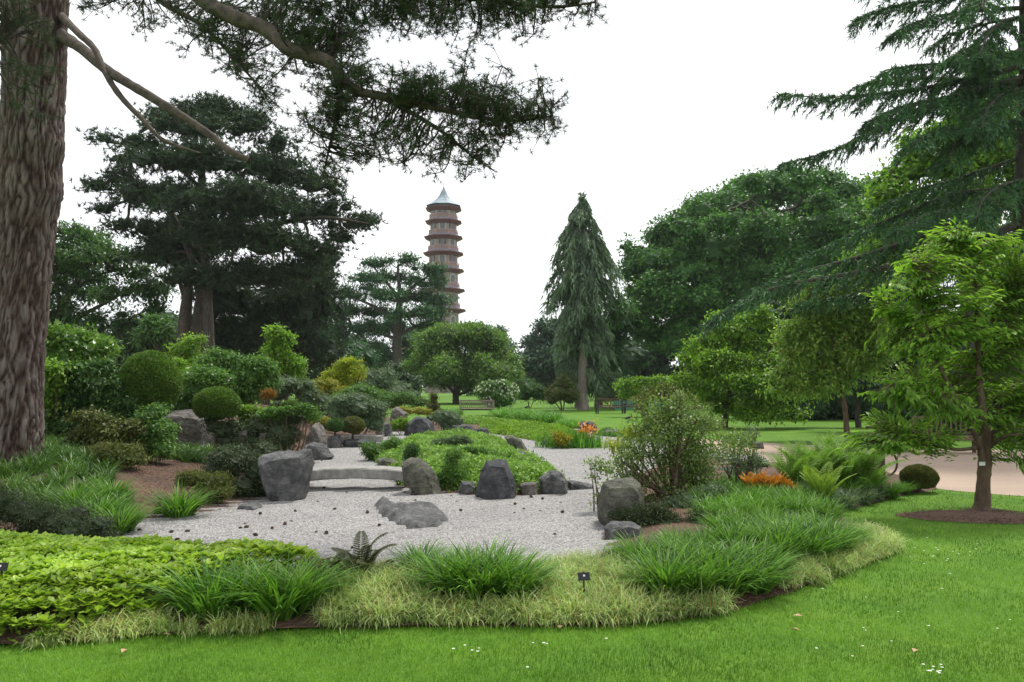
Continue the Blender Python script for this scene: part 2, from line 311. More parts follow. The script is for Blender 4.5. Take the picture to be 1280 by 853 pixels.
M['brick'] = rough_mat('pagoda brick', [(0.3, (0.20, 0.165, 0.14)), (0.7, (0.31, 0.265, 0.23))], 2, 8, 0.9, 0.2, 8)
M['redpaint'] = rough_mat('deep red paint', [(0.3, (0.13, 0.022, 0.034)), (0.7, (0.20, 0.038, 0.052))], 2, 4, 0.6, 0.1, 8)
M['railpaint'] = rough_mat('faded red rail', [(0.3, (0.42, 0.24, 0.24)), (0.7, (0.56, 0.36, 0.36))], 2, 4, 0.6, 0.1, 8)
M['lead'] = rough_mat('blue grey roof', [(0.3, (0.16, 0.21, 0.25)), (0.7, (0.30, 0.37, 0.42))], 1, 6, 0.55, 0.2, 8)
M['lead_dark'] = rough_mat('slate eave', [(0.3, (0.12, 0.12, 0.15)), (0.7, (0.22, 0.21, 0.25))], 1, 6, 0.6, 0.2, 8)
M['window'] = rough_mat('dark panes', [(0.3, (0.05, 0.055, 0.06)), (0.7, (0.10, 0.10, 0.11))], 1, 3, 0.2, 0.02, 8, spec=0.6)
M['whitewin'] = rough_mat('white window frame', [(0.3, (0.36, 0.32, 0.31)), (0.7, (0.48, 0.44, 0.43))], 1, 3, 0.5, 0.02, 8)
M['feather'] = rough_mat('black feathers', [(0.3, (0.01, 0.01, 0.012)), (0.7, (0.025, 0.025, 0.03))], 10, 3, 0.5, 0.02, 8)

def rockmat(name, c0, c1, c2, lichen=(0.30, 0.31, 0.27), lk=0.62):
    m, t, N, L = newmat(name); tx = N.new('ShaderNodeTexCoord'); co = tx.outputs['Object']
    def nz(s, d=8, r=0.7):
        a = N.new('ShaderNodeTexNoise'); a.inputs['Scale'].default_value = s; a.inputs['Detail'].default_value = d; a.inputs['Roughness'].default_value = r; L(co, a.inputs['Vector']); return a.outputs[0]
    r1 = N.new('ShaderNodeValToRGB'); e = r1.color_ramp.elements; e[0].position = .36; e[0].color = (*c0, 1); e[1].position = .68; e[1].color = (*c2, 1); x = e.new(.52); x.color = (*c1, 1)
    L(nz(5, 14, .78), r1.inputs[0])
    r2 = N.new('ShaderNodeValToRGB'); e = r2.color_ramp.elements; e[0].position = lk; e[0].color = (0, 0, 0, 1); e[1].position = lk + .08; e[1].color = (.7, .7, .7, 1); L(nz(9, 6, .7), r2.inputs[0])
    mx = N.new('ShaderNodeMix'); mx.data_type = 'RGBA'; L(r2.outputs[0], mx.inputs[0]); L(r1.outputs[0], mx.inputs[6]); mx.inputs[7].default_value = (*lichen, 1)
    b = N.new('ShaderNodeBsdfPrincipled'); b.inputs['Roughness'].default_value = .85; b.inputs['Specular IOR Level'].default_value = .25; L(mx.outputs[2], b.inputs['Base Color'])
    mp = N.new('ShaderNodeMapping'); mp.inputs['Scale'].default_value = (1, 1, 2.6); mp.inputs['Rotation'].default_value = (.2, .4, 0); L(co, mp.inputs[0])
    v = N.new('ShaderNodeTexVoronoi'); v.feature = 'DISTANCE_TO_EDGE'; v.inputs['Scale'].default_value = 3.5; L(mp.outputs[0], v.inputs['Vector'])
    mr = N.new('ShaderNodeMapRange'); mr.inputs[2].default_value = .05; L(v.outputs['Distance'], mr.inputs[0])
    ad = N.new('ShaderNodeMath'); ad.operation = 'MULTIPLY_ADD'; ad.inputs[1].default_value = .25; L(mr.outputs[0], ad.inputs[0]); L(nz(16, 12, .72), ad.inputs[2])
    bp = N.new('ShaderNodeBump'); bp.inputs['Strength'].default_value = 1; bp.inputs['Distance'].default_value = .045; L(ad.outputs[0], bp.inputs['Height']); L(bp.outputs[0], b.inputs['Normal'])
    o = N.new('ShaderNodeOutputMaterial'); L(b.outputs[0], o.inputs['Surface']); return m
M['rock'] = rockmat('grey rock', (.045, .045, .048), (.12, .12, .12), (.25, .245, .235))
M['rock_dark'] = rockmat('slate rock', (.028, .03, .034), (.075, .078, .083), (.16, .16, .16), (.2, .2, .19), .64)
M['rock_moss'] = rockmat('mossy rock', (.04, .042, .034), (.11, .11, .085), (.23, .22, .185), (.16, .19, .08), .58)
M['rock_brown'] = rockmat('brown boulder', (.06, .053, .048), (.16, .145, .13), (.31, .29, .265), (.36, .35, .33), .62)
def ground_mat(name, base_fn): 
    m, t, N, L = newmat(name); b = N.new('ShaderNodeBsdfPrincipled'); o = N.new('ShaderNodeOutputMaterial'); L(b.outputs[0], o.inputs['Surface'])
    tx = N.new('ShaderNodeTexCoord'); base_fn(N, L, b, tx.outputs['Object']); return m
def ramp(N, stops):
    r = N.new('ShaderNodeValToRGB'); e = r.color_ramp.elements
    e[0].position = stops[0][0]; e[0].color = (*stops[0][1], 1); e[1].position = stops[-1][0]; e[1].color = (*stops[-1][1], 1)
    for p, c in stops[1:-1]: x = e.new(p); x.color = (*c, 1)
    return r
def nz_(N, L, co, s, d=6, r=0.6):
    a = N.new('ShaderNodeTexNoise'); a.inputs['Scale'].default_value = s; a.inputs['Detail'].default_value = d; a.inputs['Roughness'].default_value = r
    L(co, a.inputs['Vector']); return a.outputs[0]
def mixc(N, L, f, a, b, mode='MIX'):
    m = N.new('ShaderNodeMix'); m.data_type = 'RGBA'; m.blend_type = mode
    if isinstance(f, float): m.inputs[0].default_value = f
    else: L(f, m.inputs[0])
    L(a, m.inputs[6]); L(b, m.inputs[7]); return m.outputs[2]
def lawn_fn(N, L, b, co):
    r1 = ramp(N, [(0.3, (0.045, 0.125, 0.010)), (0.5, (0.085, 0.19, 0.016)), (0.7, (0.145, 0.26, 0.030))]); L(nz_(N, L, co, 60, 5, 0.8), r1.inputs[0])
    r2 = ramp(N, [(0.35, (0.72, 0.78, 0.8)), (0.5, (1.0, 1.0, 1.0)), (0.65, (1.35, 1.15, 1.1))]); L(nz_(N, L, co, 0.9, 8, .7), r2.inputs[0])
    L(mixc(N, L, 1.0, r1.outputs[0], r2.outputs[0], 'MULTIPLY'), b.inputs['Base Color'])
    b.inputs['Roughness'].default_value = 0.8; b.inputs['Specular IOR Level'].default_value = 0.15
    bp = N.new('ShaderNodeBump'); bp.inputs['Strength'].default_value = 0.6; bp.inputs['Distance'].default_value = 0.02
    L(nz_(N, L, co, 90, 4), bp.inputs['Height']); L(bp.outputs[0], b.inputs['Normal'])
M['lawn'] = ground_mat('lawn turf', lawn_fn)
def gravel_fn(N, L, b, co):
    v = N.new('ShaderNodeTexVoronoi'); v.inputs['Scale'].default_value = 70; L(co, v.inputs['Vector'])
    r1 = ramp(N, [(0.0, (0.17, 0.167, 0.165)), (0.35, (0.315, 0.307, 0.303)), (1.0, (0.47, 0.46, 0.452))])
    sp = N.new('ShaderNodeSeparateColor'); L(v.outputs['Color'], sp.inputs[0]); L(sp.outputs[0], r1.inputs[0])
    r2 = ramp(N, [(0.3, (0.86, 0.86, 0.87)), (0.7, (1.06, 1.05, 1.03))]); L(nz_(N, L, co, 0.8, 5), r2.inputs[0])
    c = mixc(N, L, 1.0, r1.outputs[0], r2.outputs[0], 'MULTIPLY')
    # gaps between the stones
    r3 = ramp(N, [(0.0, (0.55, 0.54, 0.53)), (0.25, (1, 1, 1))])
    v2 = N.new('ShaderNodeTexVoronoi'); v2.feature = 'DISTANCE_TO_EDGE'; v2.inputs['Scale'].default_value = 70; L(co, v2.inputs['Vector']); L(v2.outputs['Distance'], r3.inputs[0])
    L(mixc(N, L, 1.0, c, r3.outputs[0], 'MULTIPLY'), b.inputs['Base Color']); b.inputs['Roughness'].default_value = 0.9; b.inputs['Specular IOR Level'].default_value = 0.2
    bp = N.new('ShaderNodeBump'); bp.inputs['Strength'].default_value = 0.5; bp.inputs['Distance'].default_value = 0.006
    L(v2.outputs['Distance'], bp.inputs['Height']); L(bp.outputs[0], b.inputs['Normal'])
M['gravel'] = ground_mat('raked gravel', gravel_fn)
def path_fn(N, L, b, co):
    r1 = ramp(N, [(0.25, (0.24, 0.165, 0.12)), (0.5, (0.37, 0.28, 0.215)), (0.75, (0.48, 0.385, 0.305))]); L(nz_(N, L, co, 45, 8, 0.8), r1.inputs[0])
    r2 = ramp(N, [(0.3, (0.85, 0.85, 0.87)), (0.7, (1.08, 1.06, 1.02))]); L(nz_(N, L, co, 0.5, 5), r2.inputs[0])
    L(mixc(N, L, 1.0, r1.outputs[0], r2.outputs[0], 'MULTIPLY'), b.inputs['Base Color']); b.inputs['Roughness'].default_value = 0.9
    bp = N.new('ShaderNodeBump'); bp.inputs['Strength'].default_value = 0.3; bp.inputs['Distance'].default_value = 0.01
    L(nz_(N, L, co, 70, 3), bp.inputs['Height']); L(bp.outputs[0], b.inputs['Normal'])
M['path'] = ground_mat('sandy path', path_fn)
def bed_fn(N, L, b, co):                                   # dark soil with patches of brown mulch
    r1 = ramp(N, [(0.3, (0.04, 0.022, 0.015)), (0.5, (0.12, 0.066, 0.044)), (0.72, (0.26, 0.16, 0.11))]); L(nz_(N, L, co, 26, 8, 0.75), r1.inputs[0])
    r2 = ramp(N, [(0.3, (0.55, 0.55, 0.55)), (0.7, (1.1, 1.05, 1.0))]); L(nz_(N, L, co, 1.2, 4), r2.inputs[0])
    L(mixc(N, L, 1.0, r1.outputs[0], r2.outputs[0], 'MULTIPLY'), b.inputs['Base Color']); b.inputs['Roughness'].default_value = 0.95
    bp = N.new('ShaderNodeBump'); bp.inputs['Strength'].default_value = 1.0; bp.inputs['Distance'].default_value = 0.03
    L(nz_(N, L, co, 40, 6), bp.inputs['Height']); L(bp.outputs[0], b.inputs['Normal'])
M['bed'] = ground_mat('planting bed', bed_fn)

# ------------------------------------------------------------------ setting: ground sheets
def sheet(name, poly, z, mat, step=0.35, hfun=None, sides=True):
    lo, hi = poly.min(0), poly.max(0)
    if (hi - lo).max() > 60: step = max(step, 1.2)
    xs = np.arange(lo[0], hi[0], step); ys = np.arange(lo[1], hi[1], step)
    rg = np.random.default_rng(5); pts = np.array([(x, y) for y in ys for x in xs]) + rg.uniform(-.1, .1, (len(xs) * len(ys), 2)) * step
    pts = pts[inside(pts, poly)]; pts = pts[edge_dist(pts, poly) > step * 0.4]
    # subdivide the outline
    ring = []
    for i in range(len(poly)):
        a = poly[i]; b = poly[(i + 1) % len(poly)]; n = max(1, int(np.linalg.norm(b - a) / step))
        for k in range(n): ring.append(a + (b - a) * k / n)
    vs = [Vector(p) for p in ring] + [Vector(p) for p in pts]; n = len(ring)
    r = geometry.delaunay_2d_cdt(vs, [(i, (i + 1) % n) for i in range(n)], [list(range(n))], 1, 1e-5)
    V2 = np.array([tuple(v) for v in r[0]]); zz = np.full(len(V2), z) if hfun is None else hfun(V2) + z
    me = bpy.data.meshes.new(name); me.from_pydata([(x, y, h) for (x, y), h in zip(V2, zz)], [], [tuple(f) for f in r[2]])
    me.polygons.foreach_set('use_smooth', [True] * len(me.polygons)); me.materials.append(mat); me.update()
    o = link(name, me); o['kind'] = 'structure'; return o
def smooth_poly(poly, k=3):
    return smooth_line(np.vstack([poly, poly[:1]]), len(poly) * k + 1)[:-1]

me = bpy.data.meshes.new('lawn')
rr = [0, 20, 60, 200, 800, 4000]
vv = [(0, 0, 0)]; ff = []
for r_ in rr[1:]:
    for a in range(48): vv.append((r_ * math.cos(a * math.pi / 24), r_ * math.sin(a * math.pi / 24), 0))
for a in range(48): ff.append((0, 1 + a, 1 + (a + 1) % 48))
for i in range(len(rr) - 2):
    for a in range(48):
        b0 = 1 + i * 48; b1 = b0 + 48; ff.append((b0 + a, b1 + a, b1 + (a + 1) % 48, b0 + (a + 1) % 48))
me.from_pydata(vv, [], ff); me.materials.append(M['lawn']); me.update()
lawn = link('lawn', me); lawn['kind'] = 'structure'

GRAVEL = poly_px([(60, 730), (140, 735), (450, 745), (700, 745), (800, 735), (960, 640), (960, 575), (900, 566), (850, 558), (800, 550), (770, 545.5), (742, 543.5),
                  (680, 543), (600, 540), (520, 535), (470, 540), (420, 545), (380, 560), (330, 600), (180, 640), (100, 690)])
# raked relief: real ridges in the near court
def gravel_h(P):
    a = math.radians(24); u = -P[:, 0] * math.sin(a) + P[:, 1] * math.cos(a)
    wob = 0.05 * np.sin(P[:, 0] * 1.3) + 0.03 * np.sin(P[:, 1] * 2.1)
    return 0.015 * np.sin((u + wob) * 2 * math.pi / 0.30)
def court():
    lo, hi = GRAVEL.min(0), GRAVEL.max(0)
    xs = []; g = Geo()
    # strips of growing cell size with distance
    ys = [lo[1]]
    while ys[-1] < hi[1]: ys.append(ys[-1] + (0.04 if ys[-1] < 15 else 0.09))
    ys = np.array(ys); xs = np.arange(-11.0, 9.0, 0.08)
    X, Y = np.meshgrid(xs, ys); P = np.stack([X.ravel(), Y.ravel()], 1); h = gravel_h(P) + 0.019 + 0.004 * np.sin(P[:, 0] * 1.1) * np.sin(P[:, 1] * .9)
    nx = len(xs); c = (np.arange(len(ys) - 1)[:, None] * nx + np.arange(nx - 1)[None]).ravel()
    cen = P[c] + 0.03; keep = inside(cen, GRAVEL); c = c[keep]
    used = np.unique(np.concatenate([c, c + 1, c + nx, c + nx + 1])); mp_ = np.zeros(len(P), int); mp_[used] = np.arange(len(used))
    g.add(np.column_stack([P[used], h[used]]), mp_[np.stack([c, c + 1, c + nx + 1, c + nx], 1)])
    o = g.build('gravel_court', M['gravel'], smooth=True); o['kind'] = 'structure'
court()
PATH = smooth_poly(poly_px([(565, 521.5), (620, 524.5), (690, 531), (745, 539), (800, 542), (870, 548), (950, 553.5), (1100, 560), (1300, 563), (1700, 566), (2600, 575), (2600, 650),
                (1600, 640), (1400, 628), (1281, 621), (1180, 612.5), (1120, 603), (1000, 594), (900, 585), (860, 566), (800, 549), (745, 543), (690, 536), (620, 528.5), (565, 524)]))
sheet('sandy_path', PATH, 0.004, M['path'], 0.8)
for nm, (poly, hm, rp) in BEDS.items():
    sheet(nm, poly, 0.0, M['bed'], 0.3, H)
FORE = BEDS['front_bed'][0]

# ------------------------------------------------------------------ plant builders
def blob_world(blobs, D, sub=0):
    out = []
    for b in blobs:
        px, py, rx, ry = b[:4]; dd = b[4] if len(b) > 4 else 0; Y = D + dd; s = Y / F
        rd = b[5] if len(b) > 5 else min(rx, ry * 1.3) * s
        out.append((PT(px, py, Y), np.array([rx * s, rd, ry * s])))
    if sub:
        r = np.random.default_rng(int(abs(blobs[0][0]) * 7 + len(blobs))); kids = []
        for c, R in out:
            for d in rdir(r, sub):
                d = d * np.array([1, 1, 0.9]); d[2] = d[2] if d[2] > -0.35 else -d[2]
                k = r.uniform(0.32, 0.55); kids.append((c + d * R * r.uniform(0.72, 0.92), np.array([R[0], R[1], R[2]]) * 0.3 * k / 0.4 + R.mean() * 0.18 * k / 0.4))
        out = [(c, R * 0.84) for c, R in out] + kids
    return out
def sample(r, W, n, shell=0.6, top=0.25):
    wt = np.array([(R[0] * R[2] + R[0] * R[1] + R[1] * R[2]) for _, R in W]); k = r.choice(len(W), n, p=wt / wt.sum())
    C = np.array([c for c, _ in W])[k]; R = np.array([q for _, q in W])[k]; d = rdir(r, n)
    d[:, 2] = np.where((d[:, 2] < -0.2) & (r.random(n) < top), -d[:, 2], d[:, 2])
    rad = 1 - (1 - shell) * r.random(n) ** 1.3 + r.normal(0, 0.05, n)
    rad = np.where(r.random(n) < .08, rad * r.uniform(1.04, 1.28, n), rad)
    return C + d * R * rad[:, None], nrm(d / R * R.mean(1, keepdims=True))
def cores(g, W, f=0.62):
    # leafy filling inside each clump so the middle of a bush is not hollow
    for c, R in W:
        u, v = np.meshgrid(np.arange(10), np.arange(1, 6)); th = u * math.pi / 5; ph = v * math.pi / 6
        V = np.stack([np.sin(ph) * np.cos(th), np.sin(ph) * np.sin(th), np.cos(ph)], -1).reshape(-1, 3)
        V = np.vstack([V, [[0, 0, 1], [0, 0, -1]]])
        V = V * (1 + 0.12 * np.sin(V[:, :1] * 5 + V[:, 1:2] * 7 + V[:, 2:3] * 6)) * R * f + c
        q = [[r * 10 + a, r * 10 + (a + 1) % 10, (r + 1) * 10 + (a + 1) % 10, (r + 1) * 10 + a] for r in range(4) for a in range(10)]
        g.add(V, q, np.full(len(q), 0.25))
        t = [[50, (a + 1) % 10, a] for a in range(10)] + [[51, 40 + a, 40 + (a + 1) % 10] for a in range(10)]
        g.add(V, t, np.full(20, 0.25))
def leaf_crown(g, r, W, ncl, k, spread, L, Wd, shell=0.6, droop=0.3, flat=0.6, core=0.0, outw=0.8, top=0.3):
    C, O = sample(r, W, ncl, shell, top)
    P = np.repeat(C, k, 0) + r.normal(size=(ncl * k, 3)) * np.array([spread, spread, spread * 0.6])
    A = np.repeat(O, k, 0) * outw + rdir(r, ncl * k) * 0.8 - Z * droop
    t = np.clip(np.repeat(r.random(ncl), k) * 0.55 + r.random(ncl * k) * 0.45, 0, 1)
    add_leaves(g, P, A, L * r.uniform(0.7, 1.25, ncl * k), Wd * r.uniform(0.75, 1.2, ncl * k), r, t, flat)
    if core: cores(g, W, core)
    return C
def needle_crown(g, r, W, ncl, tufts, spread, k, L, Wd, shell=0.5, upb=0.6, core=0.0, flatz=0.5, top=0.4):
    C, O = sample(r, W, ncl, shell, top)
    P = np.repeat(C, tufts, 0) + r.normal(size=(ncl * tufts, 3)) * np.array([spread, spread, spread * flatz])
    A = np.repeat(O, tufts, 0) * 0.6 + Z * upb + rdir(r, ncl * tufts) * 0.5
    t = np.repeat(r.random(ncl), tufts) * 0.6 + r.random(ncl * tufts) * 0.4
    add_needles(g, P, A, k, L, Wd, r, t)
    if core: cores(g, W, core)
    return C, P
def twigs(g, r, nodes, C, r0, r1, sag=0.1, n=5, sides=4, lift=0.3):
    # a curved twig from the nearest limb point to every foliage cluster
    out = []
    Nn = np.array([q[0] for q in nodes])
    d = np.linalg.norm((C[:, None] - Nn[None]) * np.array([1, 1, 1.0]), axis=2) + np.maximum(0, Nn[None, :, 2] - C[:, None, 2]) * lift
    k = d.argmin(1); A = Nn[k]; t = np.linspace(0, 1, n)[None, :, None]
    ln = np.linalg.norm(C - A, axis=1)[:, None, None]
    Pm = A[:, None] * (1 - t) + C[:, None] * t + np.sin(t * math.pi) * ln * np.array([0, 0, -sag]) + np.sin(t * math.pi) * ln * r.normal(0, .06, (len(C), 1, 3)) + np.sin(t * 2 * math.pi) * ln * r.normal(0, .04, (len(C), 1, 3))
    R = (r0 * (1 - t) + r1 * t)[..., 0] * np.ones((len(C), 1))
    add_tubes(g, Pm, R, sides)
    return Pm
def limb_nodes(limbs):
    nodes = []
    for pts, rad in limbs:
        for p, q in zip(pts, rad): nodes.append((p, q))
    return nodes
def trace_limb(D, pts, n=24):
    # pts: (px, py, radius m, depth offset)
    P = np.array([PT(p[0], p[1], D + (p[3] if len(p) > 3 else 0)) for p in pts]); R = [p[2] for p in pts]
    Q = smooth_line(P, n); q = np.interp(np.linspace(0, len(pts) - 1, n), range(len(pts)), R)
    return Q, q
def add_limbs(g, r, limbs, sides=9, wob=0.04):
    for P, R in limbs:
        Pn = P + np.cumsum(r.normal(0, 1, P.shape) * R[:, None] * wob, 0) * 0.4
        add_tubes(g, Pn[None], (R * r.uniform(0.93, 1.07, len(R)))[None], sides)
SEED = [100]
def rs():
    SEED[0] += 1; return np.random.default_rng(SEED[0])
def pieces_base(W):
    c = sum(a for a, _ in W) / len(W); return np.array([c[0], c[1], h1(c[0], c[1])])

def shrub(name, label, cat, D, blobs, mat, ncl=500, k=7, spread=0.07, L=0.07, Wd=0.04, shell=0.7, droop=0.2, flat=0.6, core=0.72, group=None, bark='bark_brown', part='foliage', stems=5, tuft=False, extra=None, sub=4):
    r = rs(); W = blob_world(blobs, D, sub); b = pieces_base(W)
    root = empty(name, b, label, cat, group)
    ncl = int(ncl * .86); g = Geo()
    if tuft: needle_crown(g, r, W, ncl, k, spread, 10, L, Wd, shell, 0.5, core)
    else: leaf_crown(g, r, W, ncl, k, spread, L, Wd, shell, droop, flat, core)
    g.build(part, M[mat], root, kind='stuff')
    if stems:
        g = Geo(); n = 7; t = np.linspace(0, 1, n)[None, :, None]
        k_ = r.integers(0, len(W), stems); top = np.array([W[i][0] for i in k_]) + r.normal(0, 0.15, (stems, 3)) * np.array([W[i][1] for i in k_])
        fo = b + np.concatenate([r.normal(0, 0.06, (stems, 2)), np.full((stems, 1), -0.05)], 1)
        P = fo[:, None] * (1 - t) + top[:, None] * t + np.sin(t * math.pi) * r.normal(0, 0.05, (stems, 1, 3))
        sz = max(0.008, 0.02 * (top[:, 2] - b[2]).max())
        add_tubes(g, P, np.linspace(sz, sz * 0.35, n)[None] * np.ones((stems, 1)), 6)
        g.build('stem', M[bark], root)
    if extra: extra(root, r, W)
    return root
def flowers(mat, n, L, k=5, name='blossom', tops=True, shell=0.98):
    def f(root, r, W):
        C, O = sample(r, W, n, shell, 0.8); g = Geo(); P = np.repeat(C + O * 0.02, k, 0)
        add_leaves(g, P, np.repeat(O, k, 0) * 0.5 + rdir(r, n * k), L, L * 0.7, r, r.random(n * k), 0.4); g.build(name, M[mat], root, kind='stuff')
    return f

def tree(name, label, cat, D, limbs, blobs, mat, bark, fol, ntw=200, tw=(0.03, 0.01), sides=9, group=None, base=None, wob=0.04, tsag=0.0, sub=5):
    """limbs: traced (px,py,radius,dd) lists, the first is the trunk; fol: dict for the crown."""
    r = rs(); W = blob_world(blobs, D, sub); Lm = [trace_limb(D, l) for l in limbs]
    p0 = Lm[0][0][0]; gz = h1(p0[0], p0[1]); b = np.array([p0[0], p0[1], gz]) if base is None else np.array(base)
    P0, R0 = Lm[0]
    if P0[0][2] > gz - 0.1:      # bring the trunk down to the ground with a flare
        ex = np.array([[P0[0][0], P0[0][1], z] for z in np.linspace(gz - 0.15, P0[0][2], 6)[:-1]])
        P0 = np.vstack([ex, P0]); R0 = np.concatenate([R0[0] * np.array([1.5, 1.18, 1.08, 1.03, 1.0]), R0]); Lm[0] = (P0, R0)
    root = empty(name, b, label, cat, group)
    g = Geo(); f = dict(fol); kind = f.pop('kind', 'leaf')
    if kind == 'leaf': C = leaf_crown(g, r, W, **f)
    else: C, _ = needle_crown(g, r, W, **f)
    g.build('crown', M[mat], root, kind='stuff')
    g = Geo(); add_limbs(g, r, Lm[:1], sides, wob); g.build('trunk', M[bark], root, smooth=True)
    for l in Lm[1:]:
        g = Geo(); add_limbs(g, r, [l], 7, wob); g.build('limb', M[bark], root, smooth=True)
    if ntw:
        g = Geo(); nodes = limb_nodes(Lm); nodes = [q for q in nodes if q[0][2] > W_min(W)]
        if not nodes: nodes = limb_nodes(Lm)
        # bough to every clump centre, then twigs
        cc = np.array([c for c, _ in W[:len(blobs)]]); Pm = twigs(g, r, nodes, cc, tw[0] * 2.2, tw[0], tsag, 7, 5)
        nn = nodes + [(p, 0) for q in Pm for p in q[2:]]
        sel = C[r.choice(len(C), min(ntw, len(C)), replace=False)]
        twigs(g, r, nn, sel, tw[0], tw[1], tsag)
        g.build('twigs', M[bark], root, kind='stuff')
    return root
def W_min(W): return min(c[2] - R[2] for c, R in W)
def dome(r, px, ytop, ybot, hw, n, rb=0.38, ddm=0.0, D=50, squash=0.8, shape=0.6):
    # clumps filling a domed outline (pixels), spread in depth as much as in width
    out = []; s = D / F
    for i in range(n):
        t = r.random(); y = ybot - (ybot - ytop) * t
        wmax = hw * math.sqrt(max(0.02, 1 - max(0, (t - shape) / (1.0 - shape)) ** 2)) * (0.8 + 0.2 * min(1, t / 0.3))
        rr_ = hw * rb * r.uniform(0.7, 1.15)
        u = r.uniform(-1, 1); x = px + u * max(0, wmax - rr_ * .8)
        dep = r.uniform(-1, 1) * math.sqrt(max(0, 1 - u * u)) * (wmax - rr_ * .6) * s
        yy = min(max(y, ytop + rr_ * squash), ybot - rr_ * .5)
        out.append((x, yy, rr_, rr_ * squash, dep))
    return out

# ------------------------------------------------------------------ rocks
def rock(label, outline, mat='rock', Y=None, thick=0.5, name='boulder', amp=0.05, sub=3, seed=0, group=None, tilt=0.0, flatten=0.0):
    r = random.Random(hash(tuple(outline[0])) % 1000 + seed)
    ys = max(p[1] for p in outline); xc = sum(p[0] for p in outline) / len(outline)
    if Y is None: Y = hit(xc, ys)[1]
    t = thick
    P = [PT(px, py, Y + 0.0) for px, py in outline]
    c = sum(P) / len(P); gz = h1(c[0], Y); zb = min(p[2] for p in P); size = max(np.ptp([p[0] for p in P]), np.ptp([p[2] for p in P]))
    pts = []
    for p in P:
        z = p[2] if p[2] > zb + 0.04 else min(zb, gz) - 0.12
        pts.append(Vector((p[0], Y, z)))
        for s, k in ((-0.5, 0.74), (0.5, 0.80)):
            kx = k * r.uniform(0.9, 1.08); kz = (0.9 if z > zb + 0.04 else 1) * r.uniform(0.93, 1.02)
            pts.append(Vector((c[0] + (p[0] - c[0]) * kx, Y + s * t * r.uniform(0.8, 1.1), zb + (z - zb) * kz)))
    bm = bmesh.new()
    for p in pts: bm.verts.new(p)
    hull = bmesh.ops.convex_hull(bm, input=bm.verts)
    bmesh.ops.delete(bm, geom=[v for v in bm.verts if not v.link_faces], context='VERTS')
    bmesh.ops.bevel(bm, geom=list(bm.edges), offset=size * 0.014, segments=1, affect='EDGES', clamp_overlap=True)
    bmesh.ops.triangulate(bm, faces=bm.faces[:])
    for _ in range(5):
        lim = size / 10.5; es = [e for e in bm.edges if e.calc_length() > lim]
        if not es or len(bm.verts) > 4500: break
        bmesh.ops.subdivide_edges(bm, edges=es, cuts=1); bmesh.ops.triangulate(bm, faces=[f for f in bm.faces if len(f.verts) > 3])
    bm.normal_update(); off = Vector((r.random() * 50, r.random() * 50, 3)); s1 = 2.2 / size
    for v in bm.verts:
        q = v.co * s1 + off
        n1 = noise.fractal(q, 1.0, 2.0, 4); n2 = noise.ridged_multi_fractal(q * 1.7, 1.0, 2.0, 3, 1.0, 2.0) - 1.2
        st = math.sin((v.co.z + v.co.x * 0.35) * 26 / max(size, .4) + n1 * 4) * 0.18
        n3 = noise.fractal(q * 5, 0.9, 2.0, 3); v.co += v.normal * size * amp * (n1 * 0.8 - n2 * 0.35 + st + n3 * .35)
    me = bpy.data.meshes.new(name); org = Vector((c[0], Y, gz))
    for v in bm.verts: v.co -= org
    bm.to_mesh(me); bm.free(); me.materials.append(M[mat]); 
    me.polygons.foreach_set('use_smooth', [True] * len(me.polygons)); me.set_sharp_from_angle(angle=math.radians(17))
    o = link(name, me, loc=org); tag(o, label, 'rock', group); return o

